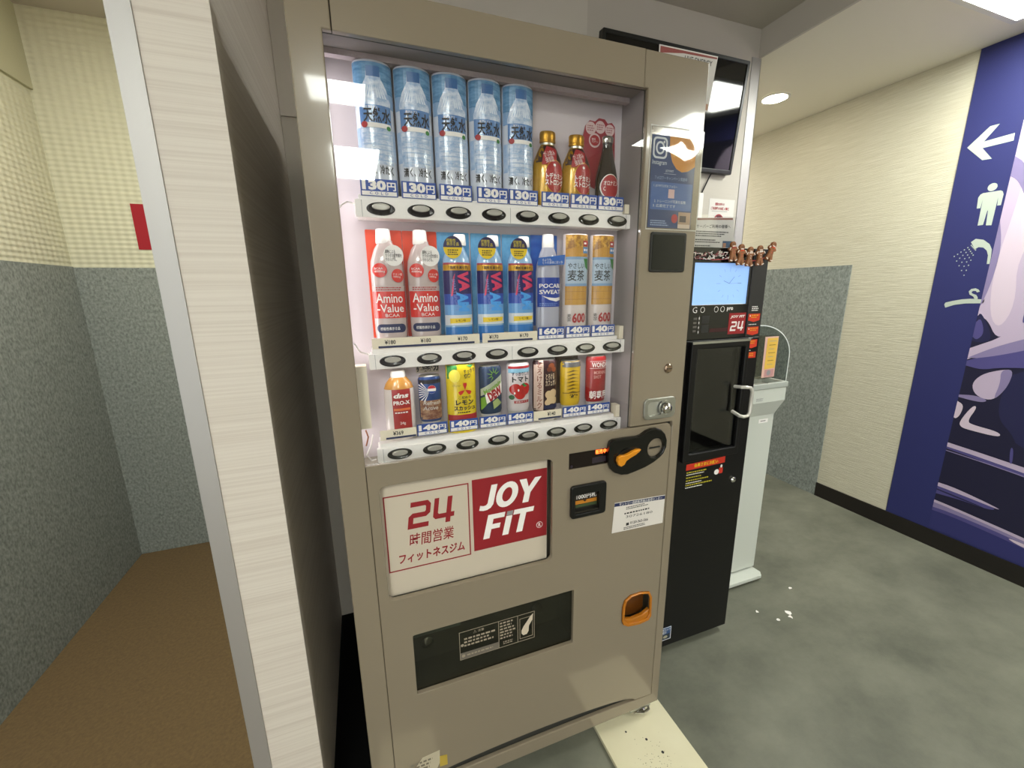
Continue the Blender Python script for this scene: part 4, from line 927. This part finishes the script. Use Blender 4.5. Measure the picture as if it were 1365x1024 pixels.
# door with frame, window and handle
dr = MB().plate(rr(.962, .772, 1.204, 1.176, .004), blk, front(BY), .016, [rr(.985, .800, 1.188, 1.152, .004)], .003)
dr.box(.985, BY - .004, .800, .998, BY + .004, 1.152, dgrey)
dr = dr.build('cup_door', sv)
MB().box(.985, BY - .006, .80, 1.188, BY - .003, 1.152, glass('server_window', 'c8c8c8', .05, .02)).build('door_glass', dr)
MB().plate([(.964, 1.1695), (1.202, 1.1695), (1.204, 1.177), (.962, 1.177)], satin, front(BY - .0155), .002).build('door_top_edge', dr)
bay = MB().box(1.000, .30, .800, 1.190, .304, 1.160, blk).box(1.000, BY + .02, .800, 1.004, .30, 1.160, blk).box(1.186, BY + .02, .800, 1.190, .30, 1.160, blk)
bay.box(1.02, .21, .802, 1.155, .295, .826, mat('drip_tray', '8d8b92', .4, .5)).box(1.02, .235, .905, 1.16, .238, .912, dgrey).box(1.02, .26, 1.01, 1.16, .30, 1.016, mat('wine_line', '4c1c24', .4)).lathe([(.008, 1.09), (.008, 1.11), (.012, 1.112), (.012, 1.12)], 1.045, .24, satin)
bay.build('cup_bay', sv)
hd = MB().tube([(1.158, BY - .014, .932), (1.158, BY - .045, .924), (1.170, BY - .050, .921), (1.188, BY - .050, .922), (1.196, BY - .050, .932), (1.196, BY - .050, .965), (1.196, BY - .050, 1.005), (1.188, BY - .050, 1.018), (1.172, BY - .048, 1.021), (1.158, BY - .040, 1.021), (1.158, BY - .014, 1.018)], .0058, mat('handle_white', 'd2cec6', .25, .3), 10)
hd.build('door_handle', dr, 'pale bow handle')
o = MB().lathe([(.011, 0), (.011, .006), (.007, .010), (.0001, .0105)], 0, 0, chrome, cap=False).build('key_lock', sv); o.rotation_euler = (pi / 2, 0, 0); place(o, (1.2105, BY, .6665))
# requests sticker
b = MB().plate([(.995, .735), (1.166, .739), (1.166, .762), (.995, .757)], mat('notice_red', 'c6301f', .4), front(BY), .0006).build('request_sticker', sv, 'red headed sticker with yellow writing')
l = MB(); fn = front(BY - .0006); ly = mat('notice_yellow', 'b8ae2a', .5)
l.text('会員さまにお願い', 1.028, .742, 1.134, .756, yellow, fn, .0003, .03); fn = front(BY)
for z, xe in ((.722, 1.118), (.703, 1.07), (.692, 1.10), (.675, 1.128)): l.scribble(.998, z, xe, z + .008, 1, ly, fn, .0004)
for z, xe in ((.715, 1.08), (.684, 1.09), (.667, 1.10)): l.scribble(.998, z, xe, z + .006, 1, wht, fn, .0004)
l.disc(1.132, .708, .011, .010, wht, fn, .0006, 16); l.plate(rr(1.142, .700, 1.160, .722, .003), mat('notice_red'), fn, .0005); l.disc(1.152, .727, .005, .006, wht, fn, .0006, 12)
l.build('lettering', b)
b = MB().plate(rr(.937, .058, .990, .114, .002), mat('sticker_blue', '2c4f80', .4), front(BY), .0006).build('blue_sticker', sv, 'small blue square sticker')
l = MB(); fn = front(BY - .0006); frame(l, .938, .059, .989, .113, .0015, wht, fn); l.text('防犯カメラ\n作動中', .942, .086, .985, .108, wht, fn, .0003, .0); l.plate(rr(.944, .062, .984, .084), mat('sticker_dark', '28323c', .4), fn, .0003); l.disc(.964, .073, .010, .006, mat('sticker_beige', 'a9a48c', .4), fn, .0006, 14); l.build('lettering', b)

# gingerbread garland
gg = thing('gingerbread_garland', (1.16, .15, 1.44), 'garland of brown gingerbread people along the top of the black server', 'garland')
gb = mat('gingerbread', '9a6238', .6, var=('80502e', (60, 60, 60), 3, .3, .7)); icing = mat('icing', 'e8ded2', .5)
def ginger(cx, cz, s, rot, hue):
    def R(p):
        x, z = p[0] * s, p[1] * s; return (cx + x * cos(rot) - z * sin(rot), cz + x * sin(rot) + z * cos(rot))
    out = [(-.10, .52), (-.42, .60), (-.52, .42), (-.40, .30), (-.24, .24), (-.26, -.05), (-.42, -.48), (-.34, -.68), (-.12, -.66), (0, -.28), (.12, -.66), (.34, -.68), (.42, -.48), (.26, -.05), (.24, .24), (.40, .30), (.52, .42), (.42, .60), (.10, .52)]
    body = [R(p) for p in out]
    b = MB().plate(body, gb, front(.1700), .008, bevel=.0015)
    b.plate([R(p) for p in ell(0, .78, .29, .29, 18)], gb, front(.1700), .008, bevel=.0015)
    o = b.build('gingerbread_figure', gg)
    l = MB(); fn = front(.1620)
    for p, r in (((-.1, .84), .045), ((.1, .84), .045), ((0, .26), .05), ((0, .06), .05)): q = R(p); l.disc(q[0], q[1], r * s, r * s, ink if p[1] > .8 else hue, fn, .0006, 10)
    for a, c in (((-.50, .36), (-.36, .56)), ((.50, .36), (.36, .56)), ((-.42, -.52), (-.16, -.60)), ((.42, -.52), (.16, -.60)), ((-.16, .66), (.16, .66))):
        a, c = R(a), R(c); dx, dz = c[0] - a[0], c[1] - a[1]; n = math.hypot(dx, dz); nx, nz = -dz / n * .04 * s, dx / n * .04 * s
        l.poly([(a[0] - nx, a[1] - nz), (c[0] - nx, c[1] - nz), (c[0] + nx, c[1] + nz), (a[0] + nx, a[1] + nz)], icing, fn, .0007)
    l.plate([R(p) for p in ((-.2, .46), (.2, .5), (.2, .58), (-.2, .56))], hue, fn, .0012)
    l.build('icing', o)
for cx, cz, s, rot, h in ((1.090, 1.442, .034, .1, deepred), (1.123, 1.433, .036, 0, orange), (1.160, 1.428, .034, -.05, icing), (1.203, 1.432, .035, .05, wht), (1.247, 1.446, .035, -.35, orange)): ginger(cx, cz, s, rot, h)
MB().tube([(.96, .172, 1.428), (1.02, .171, 1.424), (1.09, .171, 1.428), (1.16, .1705, 1.421), (1.205, .1705, 1.425), (1.245, .1705, 1.438)], .0016, mat('ribbon', 'b0433c', .5)).build('string', gg)
tn = MB()
for k in range(70):
    x = .945 + random.random() * .13; z = 1.424 + random.random() * .022; a = random.uniform(0, pi); L_ = random.uniform(.006, .016)
    tn.tube([(x, .165 + random.random() * .01, z), (x + L_ * cos(a), .160 + random.random() * .012, z + L_ * .6 * sin(a))], .0013, random.choice((wht, icing, mat('tinsel_red', '8d4a4c', .3))), 4)
tn.build('tinsel', gg, 'white and dusty red tinsel', 'stuff')

# notice on the server
t = thing('server_notice', (1.16, .30, 1.465), 'white notice in a crumpled clear sleeve standing on the black server', 'notice')
MB().plate([(1.040, 1.4645), (1.243, 1.4645), (1.222, 1.574), (1.060, 1.566)], mat('notice_paper', 'c8c4bd', .5), front(.301), .001).build('sheet', t)
l = MB(); fn = front(.300)
l.poly([(1.063, 1.559), (1.221, 1.566), (1.220, 1.572), (1.062, 1.5655)], mat('notice_band', '8a5a4e', .5), fn, .0002); l.text('サーバーご利用の皆様へ', 1.066, 1.536, 1.213, 1.548, ink, fn, .0003, .01, 0, .03)
l.scribble(1.066, 1.508, 1.216, 1.528, 3, ink, fn, .0003); l.scribble(1.066, 1.488, 1.180, 1.502, 2, ink, fn, .0003); l.scribble(1.066, 1.470, 1.160, 1.483, 2, ink, fn, .0003)
l.plate(rr(1.185, 1.468, 1.225, 1.497), mat('photo_blue', '33506a', .5), fn, .0003); l.plate(rr(1.187, 1.470, 1.200, 1.490), mat('photo_skin', 'a87a5c', .5), fn, .0005); l.build('printing', t)
sheet_film('sleeve', t, 1.036, 1.4645, 1.240, 1.576, .299, .012, film, seed=9)
MB().box(1.04, .296, 1.4635, 1.24, .330, 1.4645, film).build('sleeve_foot', t)

# ------------------------------------------------------------------ television on the niche wall
tv = thing('television', (1.33, .78, 2.08), 'black flat television mounted high on the niche wall, tilted down', 'television')
def tilt(y0=.758, z0=2.082, a=.105):
    # plane through (y0, z0) leaning forward at the top
    return lambda u, v, w=0.: (u, y0 - (v - z0) * sin(a) - w * cos(a), z0 + (v - z0) * cos(a) - w * sin(a))
tf = tilt(); X0, X1, Z0, Z1 = .955, 1.700, 1.858, 2.306
MB().plate(rr(X0, Z0, X1, Z1, .005, 3), black_m, tf, .030, [rr(X0 + .014, Z0 + .018, X1 - .014, Z1 - .014)], .002, -.030).build('bezel', tv)
MB().plate(rr(X0 + .013, Z0 + .017, X1 - .013, Z1 - .013), mat('tv_glass', '050505', .05, spec=.6), tf, .004, (), 0, -.008).build('screen', tv)
MB().plate(rr(X0 + .01, Z0 + .01, X1 - .01, Z1 - .01), black_m, tf, .006, (), 0, -.034).build('back_cover', tv)
MB().box(1.22, .785, 1.98, 1.44, .811, 2.18, black_m).build('bracket', tv)
cbl = MB().tube([(1.56, .79, 1.880), (1.60, .80, 1.862), (1.635, .804, 1.868), (1.65, .80, 1.885)], .0035, black_m).tube([(1.60, .80, 1.868), (1.585, .804, 1.835), (1.555, .8055, 1.775)], .003, black_m).build('television_cable')
tag(cbl, 'thin black cable looping below the television and down to the wall duct', 'cable')
dct = MB().box(1.535, .797, 1.05, 1.560, .8115, 1.775, white_m).build('cable_duct'); tag(dct, 'narrow white cable duct running down the niche wall', 'cable duct')
t = thing('wall_notice', (1.69, .81, 1.45), 'white sheet with dark red heading taped on the niche wall under the television', 'notice')
MB().plate(rr(1.612, 1.42, 1.770, 1.758), mat('notice_white', 'd8d4ce', .5), front(.8118), .001).build('sheet', t)
l = MB(); fn = front(.8106); l.text('重要なお知らせ', 1.648, 1.728, 1.706, 1.741, deepred, fn, .0003, .03); l.text('ご利用時のお願い事項', 1.624, 1.708, 1.738, 1.722, deepred, fn, .0003, .03); l.scribble(1.63, 1.700, 1.735, 1.705, 1, grey_m, fn, .0003)
l.poly(ell(1.677, 1.655, .032, .035, 18, 0, pi), deepred, fn, .0003); l.poly(ell(1.677, 1.655, .025, .028, 18, 0, pi), wht, fn, .0006); l.poly([(1.66, 1.665), (1.694, 1.665), (1.690, 1.684), (1.664, 1.684)], mat('figure_dark', '5c1c24', .5), fn, .0009); l.build('printing', t)

# ------------------------------------------------------------------ white dispensing stand
stw = mat('stand_white', 'c6c9c0', .4); sd = thing('wipe_stand', (1.52, .42, 0), 'slim white wipe dispenser stand between the black server and the grey wall', 'stand')
MB().plate([(1.34, .340), (1.655, .340), (1.672, .36), (1.660, .53), (1.34, .53)], stw, flat(.012), .018, bevel=.003).build('base_plate', sd)
for x in (1.38, 1.62): MB().box(x - .01, .38, .0005, x + .01, .50, .0125, dgrey).build('base_pad', sd)
MB().box(1.37, .392, .040, 1.667, .470, .812, stw).box(1.40, .40, .029, 1.64, .46, .040, grey_m).build('column', sd, bevel=.002)
b = MB(); v = [(1.37, .392, .80), (1.667, .392, .80), (1.667, .470, .80), (1.37, .470, .80), (1.355, .365, .868), (1.684, .365, .868), (1.684, .480, .868), (1.355, .480, .868), (1.355, .365, .925), (1.684, .365, .925), (1.684, .480, .925), (1.355, .480, .925)]
b.add(v, [(3, 2, 1, 0), (0, 1, 5, 4), (1, 2, 6, 5), (2, 3, 7, 6), (3, 0, 4, 7), (4, 5, 9, 8), (5, 6, 10, 9), (6, 7, 11, 10), (7, 4, 8, 11), (8, 9, 10, 11)], stw); b.build('hopper', sd, bevel=.002)
MB().plate([(1.352, .362), (1.687, .362), (1.687, .483), (1.352, .483)], mat('tray_grey', 'a9ada6', .3), flat(.926), .024, [rr(1.366, .374, 1.673, .471, .01)], .003).build('tray_rim', sd)
MB().scribble(1.515, .876, 1.56, .890, 2, grey_m, front(.3645), .0004).build('maker_print', sd)
MB().plate(rr(1.579, .766, 1.633, .783), wht, front(.392), .0006).scribble(1.590, .771, 1.622, .779, 1, ink, front(.3914), .0004).build('name_tag', sd)
arch = [(1.43, .885), (1.845, .885)] + [(1.6375 + .2075 * cos(a), 1.03 + .150 * sin(a)) for a in [pi * i / 30 for i in range(31)]] + [(1.43, 1.03)]
MB().plate(arch, acrylic, front(.492), .005).build('acrylic_shield', sd, 'rounded clear acrylic shield')
ar2 = [(1.6375 + .2035 * cos(a), 1.03 + .146 * sin(a)) for a in [pi * i / 30 for i in range(31)]]
MB().plate([(1.845, .885)] + [(1.6375 + .2075 * cos(a), 1.03 + .150 * sin(a)) for a in [pi * i / 30 for i in range(31)]] + ar2[::-1] + [(1.841, .885)], mat('acrylic_edge', 'd4dad6', .3), front(.4868), .001).build('shield_edge', sd, 'bright cut edge')
t = thing('card_stand', (1.66, .44, .95), 'yellow and pink card in a clear block on the white stand', 'sign')
MB().box(1.606, .440, .9505, 1.700, .468, 1.138, glass('card_block', 'f0ece4', .03, .02)).build('block', t)
MB().plate([(1.622, .955), (1.697, .955), (1.697, 1.134), (1.618, 1.134)], mat('card_pinkish', 'd0a89c', .5), front(.4395), .001).plate([(1.632, .992), (1.694, .995), (1.694, 1.128), (1.632, 1.128)], mat('card_yellow', 'd8b04a', .5), front(.4385), .0005).build('card', t)
l = MB(); fn = front(.438)
for k in range(7): l.scribble(1.645, 1.112 - k * .017, 1.688, 1.117 - k * .017, 1, ink if k % 2 else grey_m, fn, .0003)
l.plate(rr(1.636, .958, 1.690, .990), mat('card_rose', 'b88888', .5), fn, .0004); l.disc(1.66, .975, .012, .012, grey_m, fn, .0006, 14); l.build('printing', t)

# ------------------------------------------------------------------ big wall poster on the right wall
wp = thing('gym_poster', (2.718, -.2, .09), 'large navy gym wall poster with white pictograms and a duotone photo', 'poster')
nv = mat('poster_deep_navy', '262a62', .55)
MB().plate(rr(-1.15, .0905, .431, 2.3695), nv, side(2.7199), .0022).build('sheet', wp)
fw = side(2.7175); MB().plate(rr(.4292, .0905, .431, 2.3695), mat('poster_edge', '5b5a58', .5), fw, .0004).build('poster_edge', wp)
pk = mat('poster_mint', 'b3bcb0', .55)
def pict(name, shapes):
    b = MB()
    for s_ in shapes: b.plate(s_, pk, fw, .0006)
    return b.build(name, wp)
pict('arrow_pictogram', [[(.408, 1.961), (.344, 2.030), (.314, 2.030), (.354, 1.971), (.259, 1.976), (.258, 1.946), (.354, 1.944), (.315, 1.890), (.346, 1.892)]])
pict('person_pictogram', [ell(.291, 1.767, .0155, .0165), [(.318, 1.747), (.326, 1.742), (.331, 1.730), (.328, 1.683), (.316, 1.683), (.314, 1.722), (.312, 1.607), (.2945, 1.607), (.2905, 1.668), (.2885, 1.668), (.284, 1.604), (.266, 1.602), (.265, 1.722), (.262, 1.684), (.2505, 1.684), (.250, 1.729), (.255, 1.742), (.262, 1.747)]])
b = MB(); b.plate([(.322, 1.535), (.308, 1.548), (.281, 1.541), (.258, 1.520), (.246, 1.495), (.243, 1.458), (.243, 1.432), (.252, 1.432), (.254, 1.470), (.262, 1.492), (.275, 1.506), (.292, 1.510), (.303, 1.502)], pk, fw, .0006)
for i in range(5):
    for j in range(6):
        u, v = .313 + .0062 * (j) + .0045 * (i - 2) * -1 * (1 + .12 * j), 1.517 - .0165 * j + .0050 * (2 - i) * -1 * (1 + .2 * j) + .004 * i
        x, z = .318 - .0045 * i + .0105 * j - .0016 * i * j, 1.520 - .0055 * i - .0090 * j - .0034 * i * j
        b.disc(x, z, .0024, .0030, pk, fw, .0007, 8)
b.build('shower_pictogram', wp)
pict('hanger_pictogram', [[(.369, 1.247), (.363, 1.232), (.332, 1.246), (.293, 1.254), (.232, 1.256), (.232, 1.273), (.266, 1.275), (.271, 1.286), (.286, 1.295), (.291, 1.310), (.284, 1.321), (.270, 1.324), (.259, 1.318), (.253, 1.309), (.262, 1.305), (.267, 1.312), (.277, 1.312), (.281, 1.306), (.277, 1.300), (.263, 1.294), (.256, 1.283), (.255, 1.275), (.280, 1.276), (.308, 1.273), (.341, 1.265), (.366, 1.256)]])
ph = MB(); PY = .2415
cC = {k: mat('duotone_' + k, c, .55) for k, c in dict(dark='151332', night='1c1c45', mid='4c4680', lilac='b9a8c0', pale='cdbccb', shade='8478a0', navy2='2b2c66').items()}
ph.plate(rr(-1.14, .10, PY, 2.20), cC['dark'], fw, .0003)
ph.plate([(PY, 2.2), (-1.14, 2.2), (-1.14, 2.36), (PY, 2.36)], cC['navy2'], fw, .0003)
def chaikin(pts, n=2):
    for _ in range(n):
        out = []
        for i, p in enumerate(pts):
            a, c = pts[i - 1], pts[(i + 1) % len(pts)]
            if p[0] >= PY - 1e-6: out.append(p)
            else: out += [(p[0] * .75 + a[0] * .25, p[1] * .75 + a[1] * .25), (p[0] * .75 + c[0] * .25, p[1] * .75 + c[1] * .25)]
        pts = out
    return pts
def L(c, pts, w): ph.poly(chaikin(pts), cC[c], fw, w)
L('lilac', [(PY, 2.02), (PY, 1.20), (.206, 1.184), (.163, 1.098), (.124, 1.131), (.092, 1.176), (.02, 1.24), (-.1, 1.30), (-.3, 1.3), (-.42, 1.55), (-.42, 2.1), (-.2, 2.2), (.05, 2.18), (.17, 2.10)], .0006)
L('pale', [(.19, 2.02), (.10, 2.05), (.10, 1.60), (.16, 1.45), (.13, 1.25), (.16, 1.14), (.204, 1.20), (.225, 1.40), (.20, 1.70)], .0009)
L('shade', [(PY, 1.62), (.215, 1.50), (.222, 1.34), (.238, 1.25), (PY, 1.24)], .0009)
L('shade', [(PY, 1.88), (.20, 1.84), (.16, 1.70), (.175, 1.69), (.215, 1.78), (PY, 1.80)], .0012)
L('shade', [(.16, 1.66), (.10, 1.60), (.06, 1.46), (.09, 1.46), (.12, 1.54), (.175, 1.62)], .0012)
L('mid', [(.107, 1.350), (.092, 1.300), (.100, 1.175), (.085, 1.176), (.04, 1.22), (-.05, 1.30), (-.05, 1.62), (.05, 1.52), (.094, 1.47)], .0012)
L('night', [(PY, 1.195), (.232, 1.219), (.172, 1.097), (.205, 1.074), (PY, 1.080)], .0009)
L('mid', [(PY, 1.17), (.228, 1.19), (.205, 1.12), (.225, 1.085), (PY, 1.10)], .0012)
L('lilac', [(PY, 1.046), (.206, 1.069), (.158, 1.099), (.092, 1.176), (.02, 1.235), (-.15, 1.30), (-.15, 1.20), (.06, 1.10), (.150, 1.058), (.215, 1.012), (PY, .992)], .0015)
L('shade', [(PY, 1.000), (.219, 1.018), (.153, 1.066), (.06, 1.115), (-.15, 1.22), (-.15, 1.12), (.06, 1.04), (.16, 1.005)], .0018)
L('mid', [(PY, .986), (.219, 1.000), (.153, 1.020), (.06, 1.060), (-.15, 1.16), (-.15, 1.0), (.058, .981), (.136, .968), (.185, .950), (PY, .962)], .0021)
L('lilac', [(.208, .878), (.182, .930), (.124, .961), (.085, .969), (.088, .902), (.105, .850), (.134, .812), (.186, .827)], .0012)
L('shade', [(.124, .961), (.085, .969), (.088, .902), (.105, .850), (.125, .82), (.115, .90)], .0015)
L('night', [(.085, .969), (-.3, 1.05), (-.3, .60), (.012, .62), (.040, .68), (.094, .735), (.105, .84), (.09, .90)], .0010)
L('shade', [(PY, .818), (.186, .827), (.140, .814), (.154, .799), (.198, .800), (PY, .806)], .0018)
L('pale', [(PY, .785), (.216, .771), (.220, .721), (.233, .697), (PY, .702)], .0012)
L('pale', [(.186, .776), (.168, .774), (.192, .696), (.170, .684), (.078, .677), (.072, .652), (.179, .656), (.209, .661), (.219, .685)], .0012)
L('lilac', [(PY, .570), (.098, .556), (-.60, .48), (-.60, .44), (.098, .535), (PY, .548)], .0009)
L('mid', [(.098, .535), (-.60, .44), (-.60, .40), (.06, .515), (PY, .538), (PY, .548)], .0009)
L('shade', [(PY, .530), (-.026, .509), (-.6, .42), (-.6, .415), (-.026, .504), (PY, .526)], .0014)
L('mid', [(.034, .618), (.024, .618), (.015, .545), (.025, .545)], .0012)
L('lilac', [(PY, .352), (.180, .352), (.015, .321), (.022, .315), (.09, .322), (PY, .333)], .0012)
L('mid', [(PY, .333), (.09, .322), (.022, .315), (.05, .298), (.150, .300), (PY, .291)], .0009)
L('night', [(PY, .318), (.10, .306), (.05, .298), (.150, .303), (PY, .312)], .0012)
L('lilac', [(PY, .256), (.163, .250), (-.076, .226), (-.6, .16), (-.6, .14), (-.081, .212), (.163, .238), (PY, .242)], .0012)
L('shade', [(PY, .242), (.163, .238), (-.081, .212), (-.6, .14), (-.6, .12), (-.081, .200), (.155, .218), (PY, .215)], .0009)
L('mid', [(PY, .215), (.155, .218), (-.081, .200), (-.6, .12), (-.6, .10), (-.081, .18), (.155, .200), (PY, .197)], .0012)
L('pale', [(-.025, .202), (-.14, .192), (-.14, .175), (-.052, .185)], .0016)
L('navy2', [(PY, .197), (.155, .200), (-.081, .18), (-.6, .10), (PY, .10)], .0007)
ph.build('photo_print', wp)

# ------------------------------------------------------------------ small things
rs = MB().plate(rr(-.945, 1.551, -.55, 1.752), mat('sign_red', '9a1422', .8), front(1.6595), .003).build('wall_sign'); tag(rs, 'plain dark red sign plate on the cream alcove wall, partly behind the partition', 'sign')
for k, (x, y, s) in enumerate(((1.585, .155, .016), (1.575, .135, .012), (1.512, .142, .010), (1.470, .205, .008), (1.735, .255, .010))):
    b = MB(); n = 7; b.plate([(x + s * random.uniform(.4, 1) * cos(2 * pi * i / n), y + s * random.uniform(.4, 1) * sin(2 * pi * i / n)) for i in range(n)], wht, flat(.0004), .0008)
    o = b.build('paper_scrap')
    tag(o, ['largest torn white scrap on the grey floor in front of the black server', 'white scrap touching the largest scrap, on its near side', 'small white scrap left of the largest scrap', 'tiny white scrap closest to the black server', 'lone white scrap farthest right on the grey floor'][k], 'scrap', 'paper scraps on the floor')
